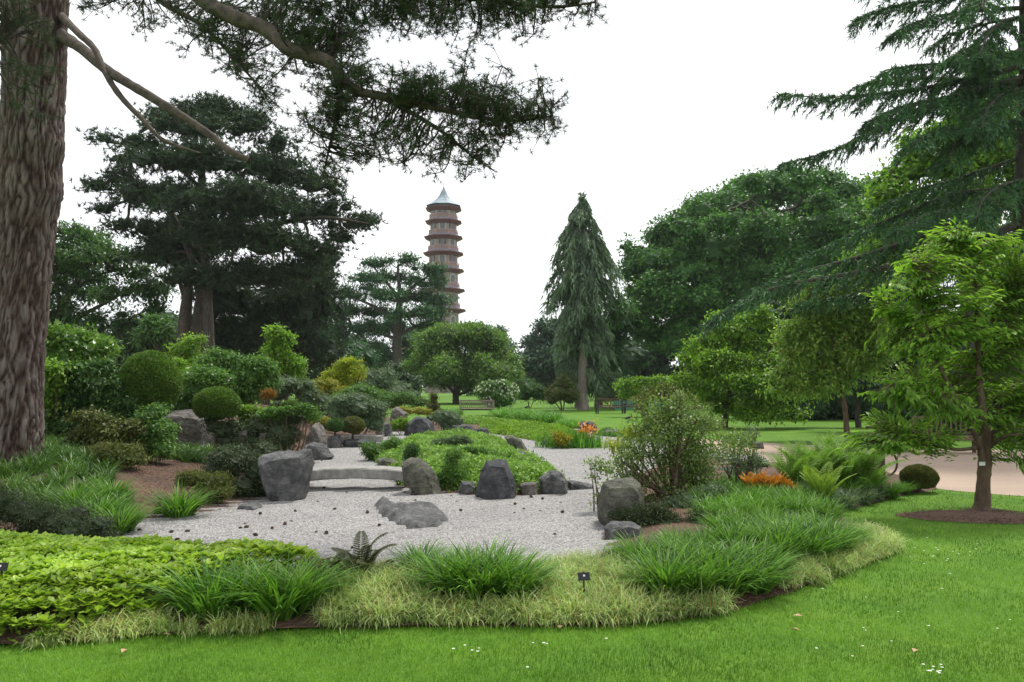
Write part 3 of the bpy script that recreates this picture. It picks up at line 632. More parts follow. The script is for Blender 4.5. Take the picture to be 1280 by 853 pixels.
# ================================================================== THINGS
# ---- pagoda, far away (199 m)
def pagoda():
    D = 199.0; s = D / F; c = PT(553.4, 491, D); b = np.array([c[0], D, 0.0])
    root = empty('pagoda', b, 'tall ten storey octagonal pagoda with dark red eaves and blue grey pointed roof', 'pagoda')
    zy = lambda y: PT(553, y, D)[2]
    tips = [262.3, 278.5, 298, 318, 339, 363.6, 388.6, 415, 443, 470]; hw = [21.7, 22, 23.2, 24.2, 25, 26.2, 27.4, 28.5, 30, 33]
    wl = [16.4, 17, 17.7, 18.4, 19, 19.6, 20.2, 21, 22, 23]
    co = math.cos(math.pi / 8)
    def ring(rad, z, ph=math.pi / 8): return [(rad * math.cos(ph + i * math.pi / 4), rad * math.sin(ph + i * math.pi / 4), z) for i in range(8)]
    def lathe(rings, mats=None):
        g = Geo()
        V = [p for rg in rings for p in rg]
        for j in range(len(rings) - 1):
            g.add(np.array(V), [[j * 8 + i, j * 8 + (i + 1) % 8, (j + 1) * 8 + (i + 1) % 8, (j + 1) * 8 + i] for i in range(8)], None, mats[j] if mats else 0)
        return g
    # arched window: dark pane set in a white frame, real depth
    def arch(w_, h_, d_, nm, mt):
        pts = [(-w_ / 2, 0), (w_ / 2, 0), (w_ / 2, h_ * .65)] + [(w_ / 2 * math.cos(a), h_ * .65 + h_ * .35 * math.sin(a)) for a in np.linspace(0.4, math.pi - .4, 5)] + [(-w_ / 2, h_ * .65)]
        n = len(pts); V = [(0.0, x, z) for x, z in pts] + [(d_, x, z) for x, z in pts]; g = Geo()
        me = bpy.data.meshes.new(nm); me.from_pydata(V, [], [tuple(range(n, 2 * n))] + [(i, (i + 1) % n, n + (i + 1) % n, n + i) for i in range(n)]); me.materials.append(mt); return me
    fr = arch(1.75, 2.5, 0.10, 'window_frame', M['redpaint']); frw = arch(1.75, 2.5, 0.10, 'window_frame_white', M['whitewin']); pn = arch(1.25, 2.1, 0.05, 'window', M['window'])
    for k in range(10):
        zt = zy(tips[k]); zb = zy(tips[k + 1]) + 1.0 if k < 9 else 0.0; R = wl[k] * s / co * 0.94
        g = lathe([ring(R, zb), ring(R * 0.985, zt + 0.6)]); g.build('wall', M['brick'], root, origin=(0, 0, 0))
        # eave: dark red underside, slate top, turned up a little at the corners
        Re = hw[k] * s / co * 1.02
        g = lathe([ring(R * 1.0, zt - 0.72), ring(R * 1.12, zt - 0.55), ring(Re * 0.93, zt - 0.2), ring(Re, zt), ring(Re * 1.005, zt + 0.14), ring(Re * 0.86, zt + 0.30), ring(R * 1.05, zt + 0.85), ring(R * 1.0, zt + .9)], [0, 0, 0, 0, 1, 1, 1])
        g.build('eave', [M['redpaint'], M['lead_dark']], root, origin=(0, 0, 0))
        # balcony rail above the eave of the storey below
        if k < 9:
            zr = zy(tips[k + 1]) + 0.8; Rr = R * 1.10; cs = ring(Rr, 0); rail = Geo()
            for i in range(8):
                a = np.array(cs[i]); c2 = np.array(cs[(i + 1) % 8]); mid = (a + c2) / 2; ln = np.linalg.norm(c2 - a); an = math.atan2(c2[1] - a[1], c2[0] - a[0])
                for hh, th in ((0.95, 0.14), (0.5, 0.07), (0.12, 0.12)): box(rail, (mid[0], mid[1], zr + hh), (ln, 0.12, th), an)
                for q in range(8): p = a + (c2 - a) * q / 8; box(rail, (p[0], p[1], zr + 0.5), (0.12, 0.12, 1.0), an)
            rail.build('balcony_rail', M['railpaint'], root, origin=(0, 0, 0))
        zf = zb + (0.5 if k < 9 else 1.5)
        for i in range(8):
            an = (i + 1) * math.pi / 4 + 0.0; ap = R * co * 0.99
            o = link('window', frw if (k + i) % 2 == 0 else fr, root, loc=(ap * math.cos(an), ap * math.sin(an), zf), rot=(0, 0, an))
            q = link('pane', pn, o, loc=(0.085, 0, 0.12))
    pr = [(1.0 * s * 21.3 / co, 258.5), (13.5 * s / co, 253.5), (8.2 * s / co, 249), (5.2 * s / co, 244.5), (3.6 * s / co, 240.5), (2.6 * s / co, 238.4), (0.3, 237.8)]
    lathe([ring(r_, zy(y)) for r_, y in pr]).build('top_roof', M['lead'], root, origin=(0, 0, 0))
    g = Geo(); z0 = zy(238.2); add_tubes(g, [[(0, 0, z0), (0, 0, z0 + .4), (0, 0, z0 + 0.9), (0, 0, z0 + 2.3)]], [[0.42, 0.3, 0.1, 0.05]], 8); g.build('finial', M['lead'], root, origin=(0, 0, 0))
    # children are modelled about the pagoda's axis
    return root
pagoda()

# ---- woodland far behind
def woods(spec, label, group):
    for i, (px, yt, hw, D) in enumerate(spec):
        r = np.random.default_rng(900 + i + int(px)); bl = dome(r, px, yt, 497, hw, 16, 0.42, D=D)
        s = D / F
        SEED[0] += 1
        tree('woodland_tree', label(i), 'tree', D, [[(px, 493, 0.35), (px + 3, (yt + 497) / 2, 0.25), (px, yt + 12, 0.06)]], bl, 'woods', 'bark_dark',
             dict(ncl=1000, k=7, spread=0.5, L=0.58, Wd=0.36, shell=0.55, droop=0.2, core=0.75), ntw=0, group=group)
WL = [(-60, 330, 95, 110), (40, 395, 60, 105), (120, 400, 70, 110), (215, 395, 65, 115), (300, 400, 60, 108), (372, 405, 50, 110), (440, 420, 45, 120), (520, 412, 45, 130), (600, 432, 32, 140)]
woods(WL, lambda i: ['dark wood tree mostly hidden behind the huge pine trunk', 'dark wood tree just right of the huge pine trunk', 'dark wood tree behind the feathery left tree', 'dark wood tree left of the black pine trunks', 'dark wood tree right behind the black pine trunks', 'dark wood tree behind the slender bright sapling', 'dark wood tree behind the left tiers of the spreading cedar', 'dark wood tree at the foot of the pagoda', 'low dark wood tree behind the right side of the dome tree'][i], 'trees of the far wood on the left')
WR = [(655, 470, 30, 130), (640, 474, 22, 125), (770, 425, 40, 95), (830, 410, 60, 92), (930, 400, 70, 90), (1040, 400, 70, 85), (1150, 395, 80, 80), (1270, 380, 90, 80), (1400, 350, 100, 80)]
woods(WR, lambda i: ['low dark wood tree beyond the dome tree, beside the blue grey cedar', 'lowest dark wood tree beyond the white flowering dome bush', 'dark wood tree just right of the tall cypress', 'dark wood tree under the left side of the oak', 'dark wood tree behind the oak trunk', 'dark wood tree behind the cherry tree', 'dark wood tree behind the right hand cedar boughs', 'dark wood tree behind the cedar trunk at the right edge', 'dark wood tree past the right edge of the view'][i], 'trees of the far wood on the right')

# small far tops behind the dome tree
tree('conifer_tree', 'small dark pointed conifer top peeping over the right shoulder of the dome tree', 'conifer', 140, [[(607, 490, 0.3), (607, 408, 0.05)]],
     [(607, 425, 9, 14), (597, 412, 5, 8), (620, 418, 9, 8), (610, 445, 16, 20), (636, 440, 12, 14)], 'cedar_blue', 'bark_dark', dict(ncl=500, k=6, spread=0.4, L=0.8, Wd=0.35, core=0.6), ntw=0)
# blue-grey cedar right of centre
tree('cedar_tree', 'hazy blue grey cedar mound behind the lawn, left of the tall cypress', 'tree', 105, [[(690, 497, 0.5), (688, 440, 0.35), (684, 408, 0.1)]],
     [(684, 412, 16, 10), (672, 432, 18, 14), (700, 432, 22, 14, 2), (665, 455, 15, 16), (690, 455, 26, 16, -2), (715, 445, 20, 18), (672, 478, 17, 17), (700, 480, 26, 16), (728, 470, 16, 22), (652, 478, 8, 14)],
     'cedar_blue', 'bark_dark', dict(ncl=2400, k=7, spread=0.45, L=0.65, Wd=0.28, shell=0.6, droop=0.35, core=0.8), ntw=0)
# cedar of Lebanon before the pagoda
r_ = np.random.default_rng(3)
CL = [(470, 332, 26, 7), (505, 326, 22, 7), (535, 338, 20, 8), (455, 350, 28, 8, -2), (498, 348, 30, 8, 2), (530, 356, 26, 8), (545, 344, 10, 7), (440, 370, 24, 9), (480, 372, 34, 9, -3), (525, 374, 36, 9, 2), (548, 378, 16, 8),
      (432, 388, 18, 8), (466, 392, 34, 9, 2), (510, 394, 38, 9, -3), (545, 394, 22, 8), (450, 412, 34, 12), (495, 412, 30, 9, 4), (535, 410, 28, 9), (440, 440, 36, 16), (470, 455, 28, 20, 3), (520, 436, 30, 14, 5), (415, 455, 30, 20), (425, 400, 20, 10, 2), (462, 362, 14, 6), (412, 420, 22, 14)]
tree('cedar_tree', 'spreading flat-tiered dark cedar standing in front of the pagoda', 'tree', 98,
     [[(496, 492, 0.75), (496, 440, 0.6), (497, 400, 0.5), (499, 370, 0.3), (497, 335, 0.12)], [(497, 385, 0.3), (512, 362, 0.22), (535, 345, 0.1)], [(497, 405, 0.3), (470, 385, 0.2), (440, 372, 0.1)], [(497, 420, 0.3), (520, 408, 0.2), (552, 396, 0.08)], [(497, 425, .25), (470, 415, .2), (440, 408, .1)], [(498, 372, .25), (482, 352, .15), (468, 336, .08)]],
     CL, 'cedar', 'bark_dark', dict(ncl=4800, k=8, spread=0.36, L=0.42, Wd=0.15, shell=0.35, droop=0.0, flat=0.8, core=0.5), ntw=150, tw=(0.08, 0.03))
# tall grey-green cypress
r_ = np.random.default_rng(4)
def cypress():
    r = rs(); D = 57.0; s = D / F; base = PT(728, 513, D); b = np.array([base[0], D, 0])
    root = empty('cypress_tree', b, 'tall drooping grey green cypress with thick bare pale trunk on the far lawn', 'tree')
    Lm = trace_limb(D, [(727, 512, 0.62), (728, 490, 0.40), (730, 440, 0.30), (732, 380, 0.2), (729, 300, 0.1), (727.5, 242, 0.015)], 40)
    g = Geo(); add_limbs(g, r, [Lm], 12, 0.03); g.build('trunk', M['bark_grey'], root, smooth=True)
    prof_y = [250, 256, 264, 275, 290, 310, 330, 350, 375, 400, 425, 450, 470, 485]; left = [1, 3, 8, 15, 24, 34, 36, 38, 40, 38, 32, 26, 20, 12]; right = [1, 4, 8, 12, 22, 28, 33, 42, 44, 40, 36, 34, 33, 30]
    g = Geo(); gb = Geo(); n = 420; bo = []
    for i in range(n):
        y = 252 + (478 - 252) * (i / n) ** 0.85; a = r.uniform(0, 2 * math.pi); ca = math.cos(a)
        ys_ = y + 14 * min(1, max(0, y - 256) / 50); lw = np.interp(ys_, prof_y, left); rw = np.interp(ys_, prof_y, right); wpx = (rw if ca > 0 else lw) * abs(ca) + 0.5 * (lw + rw) * (1 - abs(ca))
        if y > 432 and math.sin(a) < 0.1 and abs(ca) < 0.75: continue        # bare trunk shows at the front
        lobe = noise.noise(Vector((ca * 2.2, math.sin(a) * 2.2, y / 14.0))); wm = wpx * s * r.uniform(0.7, 1.08) * (0.92 + 0.9 * lobe)
        if lobe < -.10 and r.random() < .75: continue
        o = PT(728 + 2 * math.sin(y / 40), max(y - 10, 251), D); t = np.linspace(0, 1, 7)[:, None]
        e = np.array([ca, math.sin(a), 0]); P = o + e * wm * t + Z * (0.35 * wm * np.sin(t * 2.2) - wm * 0.85 * t ** 2)
        bo.append(P)
        # hanging sprays
        m = int(14 + 34 * wm / 2); tt = r.uniform(0.2, 1, m); q = np.stack([np.interp(tt, t[:, 0], P[:, j]) for j in range(3)], 1)
        hl = r.uniform(0.45, 1.3, m) * (0.55 + 0.3 * min(wm, 2))
        ax = -Z + e * 0.3 + rdir(r, m) * 0.35
        tint = r.random() * .5 + r.random(m) * .5
        for sg in range(3):
            p = q + ax * hl[:, None] * sg * 0.28 + rdir(r, m) * 0.06
            add_leaves(g, p, ax + rdir(r, m) * 0.35, hl * 0.42, 0.10 * r.uniform(.8, 1.4, m), r, tint, 0.2)
    for y in np.linspace(243, 300, 70):                     # short upright leader sprays at the tip
        c = PT(727.5, y, D); m = 8; e = rdir(r, m) * np.array([1, 1, .3]); wd = (y - 240) / 60 * .8 + .08
        add_leaves(g, c + e * wd * r.random((m, 1)), e * .8 + Z * .3 - Z * .9 * (y > 262), r.uniform(.2, .45, m), .09, r, r.random(m), .2)
    add_tubes(gb, np.array(bo), np.linspace(0.05, 0.015, 7)[None] * np.ones((len(bo), 1)), 4); gb.build('branches', M['bark_dark'], root, kind='stuff')
    g.build('crown', M['cypress'], root, kind='stuff')
cypress()
# dark curtain tree beside / behind the cypress
tree('conifer_tree', 'dark dense conifer hanging close behind the lower trunk of the tall cypress', 'tree', 64, [[(748, 498, 0.3), (746, 400, 0.1)]],
     [(742, 430, 22, 30), (755, 450, 18, 34), (738, 460, 20, 32), (716, 455, 12, 30), (762, 470, 14, 26), (765, 420, 14, 30), (745, 478, 24, 20)], 'cedar', 'bark_dark',
     dict(ncl=1500, k=8, spread=0.3, L=0.6, Wd=0.12, shell=0.6, droop=1.2, flat=0.2, core=0.78), ntw=0)
# the dome tree
r_ = np.random.default_rng(6)
DB = dome(r_, 578, 408, 488, 80, 60, 0.19, D=80, squash=0.8, shape=0.2) + [(525, 470, 22, 18), (630, 462, 24, 20), (578, 420, 26, 12), (600, 432, 26, 14), (548, 436, 26, 15, -2), (640, 478, 14, 18), (515, 480, 12, 12), (555, 462, 26, 20, -4), (610, 470, 28, 20, -4)]
tree('round_tree', 'broad round-domed green maple tree standing alone behind the wooden bench', 'tree', 78,
     [[(570, 505, 0.35), (570, 488, 0.28), (572, 465, 0.18)], [(570, 494, .2), (548, 468, .1), (535, 445, .05)], [(571, 492, .2), (590, 465, .1), (608, 445, .05)], [(571, 488, .2), (580, 455, .1), (582, 425, .05)], [(570, 495, .16), (612, 478, .09), (632, 470, .04)]],
     DB, 'dome', 'bark_dark', dict(ncl=9000, k=8, spread=0.28, L=0.25, Wd=0.15, shell=0.55, droop=0.35, flat=0.6, core=0.5), ntw=200, tw=(0.05, 0.02))
# big oak on the right
r_ = np.random.default_rng(8)
OB = [(905, 268, 42, 26), (955, 248, 44, 26), (1010, 240, 46, 22), (1060, 250, 40, 26), (860, 290, 34, 26), (828, 300, 24, 18), (812, 330, 28, 26), (800, 370, 20, 24), (850, 335, 40, 28, -3), (900, 315, 46, 30, -4), (960, 300, 50, 32, -4), (1020, 290, 50, 32, -3), (1070, 300, 46, 34, -2),
      (830, 380, 40, 28, -4), (880, 375, 46, 30, -5), (940, 365, 50, 30, -5), (1000, 355, 50, 30, -4), (1060, 350, 50, 30, -2), (800, 408, 26, 26, -2), (850, 420, 44, 24, -4), (910, 425, 50, 26, -4), (970, 420, 50, 30, -2), (1040, 420, 50, 36), (785, 312, 10, 10), (792, 345, 14, 12), (780, 395, 12, 14), (1110, 320, 40, 50), (1100, 400, 40, 50),
      (925, 240, 22, 14), (980, 228, 24, 12), (1040, 228, 24, 12), (870, 265, 18, 14), (930, 335, 34, 22, -4), (975, 330, 34, 22, -4), (1010, 325, 34, 22, -3), (885, 348, 34, 20, -4), (910, 395, 40, 20, -5), (990, 385, 40, 20, -4), (1050, 325, 34, 26, -2)]
for _ in range(44): 
    q = OB[r_.integers(0, 23)]; OB.append((q[0] + r_.normal(0, 22), q[1] + r_.normal(4, 16), r_.uniform(12, 22), r_.uniform(9, 15), -5 + r_.normal(0, 2.0)))
tree('oak_tree', 'huge dark green broadleaf tree with billowing crown right of the tall cypress', 'tree', 66,
     [[(960, 505, 0.9), (955, 430, 0.7), (950, 370, 0.5), (955, 290, 0.2)], [(955, 430, 0.4), (900, 370, 0.3), (860, 310, 0.12)], [(955, 400, 0.4), (1010, 340, 0.3), (1040, 270, 0.1)], [(952, 440, .3), (880, 420, .2), (820, 380, .08)], [(952, 370, .3), (925, 310, .2), (905, 270, .08)]],
     OB, 'oak', 'bark_dark', dict(ncl=15000, k=8, spread=0.32, L=0.30, Wd=0.18, shell=0.62, droop=0.3, flat=0.65, core=0.72), ntw=300, tw=(0.08, 0.03))

# ---- black pines on the left, middle distance
def pine_mid():
    D = 46
    B1 = [(215, 150, 45, 14), (265, 140, 50, 16), (310, 160, 40, 16), (240, 165, 55, 16, -1.5), (345, 185, 32, 16), (175, 180, 28, 12), (130, 175, 24, 7), (160, 200, 26, 9), (120, 235, 22, 7), (150, 225, 24, 10), (170, 250, 40, 14), (115, 232, 12, 5),
          (220, 205, 60, 22, -2), (290, 205, 60, 24, -2), (350, 215, 40, 20), (390, 235, 36, 16), (200, 250, 55, 22, -2), (270, 255, 65, 26, -3), (340, 262, 60, 26, -2), (405, 268, 42, 18, 1), (440, 282, 30, 12, 1), (462, 280, 14, 9, 1), (425, 300, 24, 10, 1),
          (215, 300, 46, 20), (270, 305, 60, 24, -2), (330, 310, 55, 24, -2), (385, 318, 34, 18), (190, 325, 34, 14), (250, 350, 44, 16, -1), (310, 350, 50, 20), (365, 350, 40, 20), (135, 262, 20, 8), (150, 285, 22, 8)]
    tree('pine_tree', 'large irregular black pine with dark layered crown left of the pagoda', 'pine tree', D,
         [[(262, 470, 0.32), (260, 400, 0.30), (258, 350, 0.27), (255, 290, 0.24), (252, 220, 0.2), (258, 150, 0.08)], [(242, 330, 0.2), (210, 260, 0.16), (165, 225, 0.1), (120, 232, 0.04)], [(246, 280, 0.22), (300, 240, .16), (360, 225, .1), (395, 235, .05)], [(250, 235, .15), (200, 190, .12), (135, 178, .05)], [(243, 310, .22), (320, 285, .18), (400, 272, .12), (462, 280, .05)], [(165, 250, .12), (163, 200, .1), (175, 165, .05)]],
         B1, 'pine_far', 'bark_dark', dict(kind='needle', ncl=3000, tufts=5, spread=0.32, k=9, L=0.31, Wd=0.065, shell=0.35, upb=0.6, core=0.45, flatz=.5), ntw=500, tw=(0.05, 0.02))
    B2 = [(300, 380, 50, 26), (350, 385, 46, 26), (390, 370, 30, 26, 1), (285, 420, 40, 26), (330, 420, 44, 28), (380, 410, 34, 30), (400, 340, 20, 26, 2), (300, 450, 44, 24), (350, 455, 46, 24), (395, 445, 30, 26), (410, 380, 18, 30), (262, 400, 14, 24), (270, 440, 20, 22), (402, 345, 10, 14), (398, 325, 7, 12)]
    tree('pine_tree', 'lower dark pine below and right of the layered black pine', 'pine tree', 52,
         [[(330, 500, 0.4), (332, 440, 0.36), (335, 390, 0.28), (340, 340, 0.15)], [(333, 430, .2), (370, 400, .12), (395, 360, .05)]],
         B2, 'pine_far', 'bark_dark', dict(kind='needle', ncl=2000, tufts=5, spread=0.36, k=9, L=0.33, Wd=0.07, shell=0.4, upb=0.5, core=0.62), ntw=200, tw=(0.05, 0.02))
    for lab, px, lean in (('leaning grey trunk of a tall pine seen left of the dark pines', 224, 6), ('dark straight trunk close beside the leaning one', 246, 2)):
        tree('pine_tree', lab, 'pine tree', 49, [[(px, 470, 0.42), (px + lean, 400, 0.36), (px + lean + 4, 350, 0.28), (px + lean, 290, 0.15)], [(px + lean, 372, .14), (px - 8 + lean, 345, .1), (px - 16 + lean, 320, .05)]],
             [(px - 10, 318, 26, 16), (px + 16, 305, 26, 16), (px, 288, 26, 14)], 'pine_far', 'bark_limb' if lean > 4 else 'bark_dark', dict(kind='needle', ncl=300, tufts=5, spread=0.4, k=9, L=0.42, Wd=0.085, core=0.5), ntw=40, tw=(0.04, 0.02))
pine_mid()
# left feathery broadleaf
r_ = np.random.default_rng(11)
LB = [(80, 290, 26, 12), (110, 305, 30, 14), (70, 320, 30, 20), (140, 325, 34, 14), (100, 345, 40, 18, 2), (170, 345, 30, 14), (60, 365, 30, 18), (130, 372, 40, 15), (185, 368, 26, 16), (90, 400, 40, 18), (150, 405, 40, 18), (195, 400, 18, 26), (60, 430, 30, 22), (110, 430, 36, 22), (160, 435, 36, 22), (20, 330, 50, 50), (20, 400, 50, 50), (195, 430, 18, 24)]
for _ in range(26):
    q = LB[r_.integers(0, 15)]; LB.append((q[0] + r_.normal(0, 18), q[1] + r_.normal(0, 12), r_.uniform(12, 20), r_.uniform(5, 9), r_.normal(0, 1.5)))
tree('broadleaf_tree', 'feathery mid green tree behind the big pine trunk with sky through its boughs', 'tree', 50,
     [[(55, 470, 0.4), (60, 430, 0.35), (80, 380, 0.25), (110, 330, 0.12)], [(66, 410, .18), (120, 385, .12), (165, 360, .05)], [(75, 385, .15), (70, 340, .1), (80, 300, .05)], [(66, 420, .16), (130, 410, .1), (190, 385, .04)], [(85, 370, .14), (120, 345, .09), (165, 335, .04)]],
     LB, 'locust', 'bark_dark', dict(ncl=4200, k=8, spread=0.3, L=0.26, Wd=0.13, shell=0.3, droop=0.2, flat=0.75, core=0.35), ntw=250, tw=(0.05, 0.015))
# dark yews under the pines on the far left bank
for i, (px, yt, hw, D, lab) in enumerate([(100, 425, 60, 40, 'dark rounded yew behind the glossy laurels'), (195, 400, 22, 38, 'narrow upright feathery conifer left of the pine trunks'), (430, 430, 42, 60, 'dark yew mass under the left side of the pagoda cedar'), (490, 455, 35, 64, 'low dark yew right of the cedar trunk')]):
    r = np.random.default_rng(40 + i)
    tree('yew_tree', lab, 'tree', D, [[(px, 505, 0.2), (px, yt + 20, 0.1)]], dome(r, px, yt, 505, hw, 14, 0.45, D=D), ['woods', 'locust', 'cedar', 'woods'][i], 'bark_dark',
         dict(ncl=1100, k=8, spread=0.22, L=0.24, Wd=0.1, shell=0.6, droop=0.5, core=0.8), ntw=0)

# ---- foreground pine: huge trunk at the left edge, limbs overhead
def big_pine():
    r = rs(); D = 13.0; c0 = PT(0, 570, D); b = np.array([c0[0], D, h1(c0[0], D)])
    root = empty('pine_tree', b, 'huge old pine with furrowed reddish grey trunk at the left edge, limbs reaching overhead', 'pine tree')
    T = [(2, 600, 0.64), (5, 570, 0.57), (9, 500, 0.515), (16, 400, 0.49), (29, 290, 0.462), (37, 210, 0.465), (43, 100, 0.462), (46, 0, 0.475), (54, -120, 0.44), (64, -300, 0.38), (70, -520, 0.25)]
    Q1, R1 = trace_limb(D, T[:9], 301); Q2, R2 = trace_limb(D, T[8:], 30); Q = np.vstack([Q1[:-1], Q2]); R = np.concatenate([R1[:-1], R2]); ns = 140; zs = Q[:, 2]
    angs = np.concatenate([np.linspace(-math.pi * 1.08, math.pi * .08, 112), np.linspace(math.pi * .08, math.pi * .92, 30)[1:-1]])
    V = np.zeros((330, ns, 3)); hc = np.zeros((330, ns)); 
    for i in range(330):
        for j in range(ns):
            a = angs[j]; x = math.cos(a) * 1.0; y = math.sin(a) * 1.0; z = zs[i]
            wx = noise.noise(Vector((x * 2, y * 2, z * 1.2))) * 0.25 + noise.noise(Vector((x * 5, y * 5, z * 3.2))) * 0.09
            d, _ = noise.voronoi(Vector(((x + wx) * 6.8, (y + wx) * 6.8, z * 1.35 + wx)), distance_metric='DISTANCE')
            e = min(1.0, (d[1] - d[0]) * 2.6)                     # cracks between long plates
            d2, _ = noise.voronoi(Vector(((x + wx) * 12, (y - wx) * 12, z * 4)), distance_metric='DISTANCE')
            e2 = min(1.0, (d2[1] - d2[0]) * 2.5)
            bulge = 0.06 * math.exp(-((z - 4.9) / 0.28) ** 2) * max(0, math.cos(a + 0.3)) + 0.05 * math.exp(-((z - 5.7) / 0.2) ** 2) * max(0, math.cos(a + 0.6))
            rad = R[i] * (1 + 0.035 * noise.noise(Vector((x, y, z * .5)))) + 0.038 * (e ** 0.6 - 0.7) + 0.016 * (e2 ** .6 - .6) + bulge + 0.012 * noise.noise(Vector((x * 9, y * 9, z * 6)))
            V[i, j] = Q[i] + np.array([math.cos(a) * rad, math.sin(a) * rad, 0]); hc[i, j] = e * 0.7 + e2 * .3
    idx = np.arange(330 * ns).reshape(330, ns); nx = np.roll(idx, -1, 1)
    Fc = np.stack([idx[:-1], nx[:-1], nx[1:], idx[1:]], -1).reshape(-1, 4); g = Geo(); g.add(V.reshape(-1, 3), Fc, hc[:-1].ravel())
    to = g.build('trunk', M['bark'], root, smooth=True); to.data.attributes.remove(to.data.attributes['tint']); at_ = to.data.attributes.new('tint', 'FLOAT', 'POINT'); at_.data.foreach_set('value', hc.ravel().astype(np.float32))
    D = 11.0
    limbs = {
     'low': ([(74, 44, 0.12, 2.0), (98, 58, 0.085, 1.4), (135, 88, 0.072, .6), (175, 112, 0.066, 0.2), (220, 140, 0.058, 0), (262, 168, 0.052, -0.1), (290, 190, 0.046, -.2), (312, 199, 0.032, -.2)], 'bark_limb'),
     'low2': ([(76, 20, 0.075, 2.0), (98, 42, 0.052, 1.2), (118, 62, 0.048, .8), (132, 92, 0.044, .5), (150, 120, 0.042, .3), (176, 148, 0.036, .2), (205, 176, 0.028, .1), (250, 192, 0.012, 0)], 'bark_limb'),
     'main': ([(58, -330, 0.16, 1.9), (130, -190, 0.13, .6), (200, -60, 0.12, -.4), (248, -4, 0.105, -.8), (290, 22, 0.10, -1), (330, 36, 0.095, -1), (360, 62, 0.09, -1.1), (395, 72, 0.085, -1.2), (418, 84, 0.08, -1.2), (440, 112, 0.065, -1.2), (480, 122, 0.05, -1.3), (540, 135, 0.04, -1.3), (600, 148, 0.028, -1.4), (650, 152, 0.015, -1.4), (690, 145, 0.008, -1.4)], 'bark_limb'),
     'top': ([(62, -420, 0.14, 1.9), (200, -300, 0.11, 0), (330, -130, 0.09, -1), (430, -50, 0.07, -1.3), (520, -18, 0.05, -1.5), (610, 0, 0.035, -1.5), (690, 8, 0.02, -1.6), (745, 2, 0.01, -1.6)], 'bark_dark'),
     'topleft': ([(60, -260, 0.12, 1.8), (120, -140, 0.08, .6), (160, -50, 0.06, 0), (200, 0, 0.04, -.2), (250, 30, 0.03, -.4), (290, 70, 0.02, -.5), (320, 105, 0.012, -.5)], 'bark_dark'),
     'hang': ([(418, 84, 0.06, -1.2), (425, 118, 0.04, -1.1), (420, 150, 0.03, -1.0), (412, 185, 0.018, -1), (405, 215, 0.008, -1)], 'bark_dark'),
     'low_right': ([(480, 122, 0.04, -1.3), (530, 150, 0.028, -1.2), (560, 170, 0.02, -1.1), (590, 195, 0.012, -1.1), (620, 215, .006, -1.1)], 'bark_dark'),
     'left': ([(46, 30, 0.06, 1.0), (10, 45, 0.05, -.4), (-40, 60, 0.04, -1), (-110, 70, .02, -1.5)], 'bark_dark'),
    }
    Ls = []
    for k, (l, bm_) in limbs.items():
        L = trace_limb(D, l, 44); Ls.append(L); g = Geo(); add_limbs(g, r, [L], 12, 0.05); g.build('limb', M[bm_], root, smooth=True)
    nodes = limb_nodes([Ls[2], Ls[3], Ls[4], Ls[5], Ls[6]])
    g = Geo(); gt = Geo()
    # foliage masses: px, py, rx, ry, dd, clusters
    MS = [(560, 4, 110, 16, -1.4, 60), (650, 8, 70, 16, -1.5, 44), (720, 3, 32, 11, -1.6, 18), (480, 10, 80, 24, -1.2, 60), (420, 20, 60, 34, -1.0, 64), (665, 30, 24, 12, -1.5, 8), (540, 28, 50, 10, -1.4, 14), (600, 24, 50, 12, -1.4, 18),
          (395, 60, 50, 50, -1.0, 70), (350, 20, 60, 26, -.8, 44), (300, -5, 70, 18, -.6, 34), (200, 0, 100, 12, -.2, 34), (160, 14, 60, 12, 0, 14),
          (270, 35, 50, 24, -.5, 26), (320, 70, 45, 34, -.6, 26), (290, 60, 60, 20, -.5, 14), (330, 110, 28, 22, -.6, 14), (230, 24, 40, 16, -.3, 10), (350, 122, 14, 8, -.6, 4),
          (445, 75, 26, 34, -1.2, 16), (440, 112, 40, 22, -1.2, 34), (500, 115, 44, 20, -1.3, 50), (555, 118, 44, 22, -1.3, 56), (600, 130, 40, 26, -1.4, 50), (640, 140, 34, 22, -1.4, 32), (585, 92, 12, 14, -1.3, 7), (620, 95, 22, 12, -1.4, 7), (672, 112, 10, 10, -1.4, 4), (670, 150, 26, 14, -1.4, 14), (690, 143, 12, 7, -1.4, 5),
          (420, 140, 28, 28, -1.1, 34), (470, 160, 44, 20, -1.2, 28), (520, 178, 44, 18, -1.2, 22), (570, 172, 44, 20, -1.2, 30), (610, 192, 26, 10, -1.1, 10), (440, 190, 40, 18, -1, 20), (410, 200, 18, 20, -1, 9), (480, 195, 34, 14, -1, 10), (545, 205, 30, 8, -1.1, 7), (575, 218, 12, 5, -1.1, 3), (420, 225, 22, 6, -1, 4), (630, 172, 30, 10, -1.3, 9), (400, 172, 16, 26, -1, 12),
          (-10, 30, 44, 44, -.6, 26), (20, 10, 30, 16, -.6, 14), (5, 90, 16, 16, -.8, 7), (-20, -30, 90, 30, -.4, 30), (8, 120, 12, 8, -.6, 3), (50, 85, 20, 12, -.6, 3),
          (120, -60, 120, 40, 0, 50), (400, -80, 160, 60, -1, 90), (620, -50, 120, 30, -1.5, 40)]
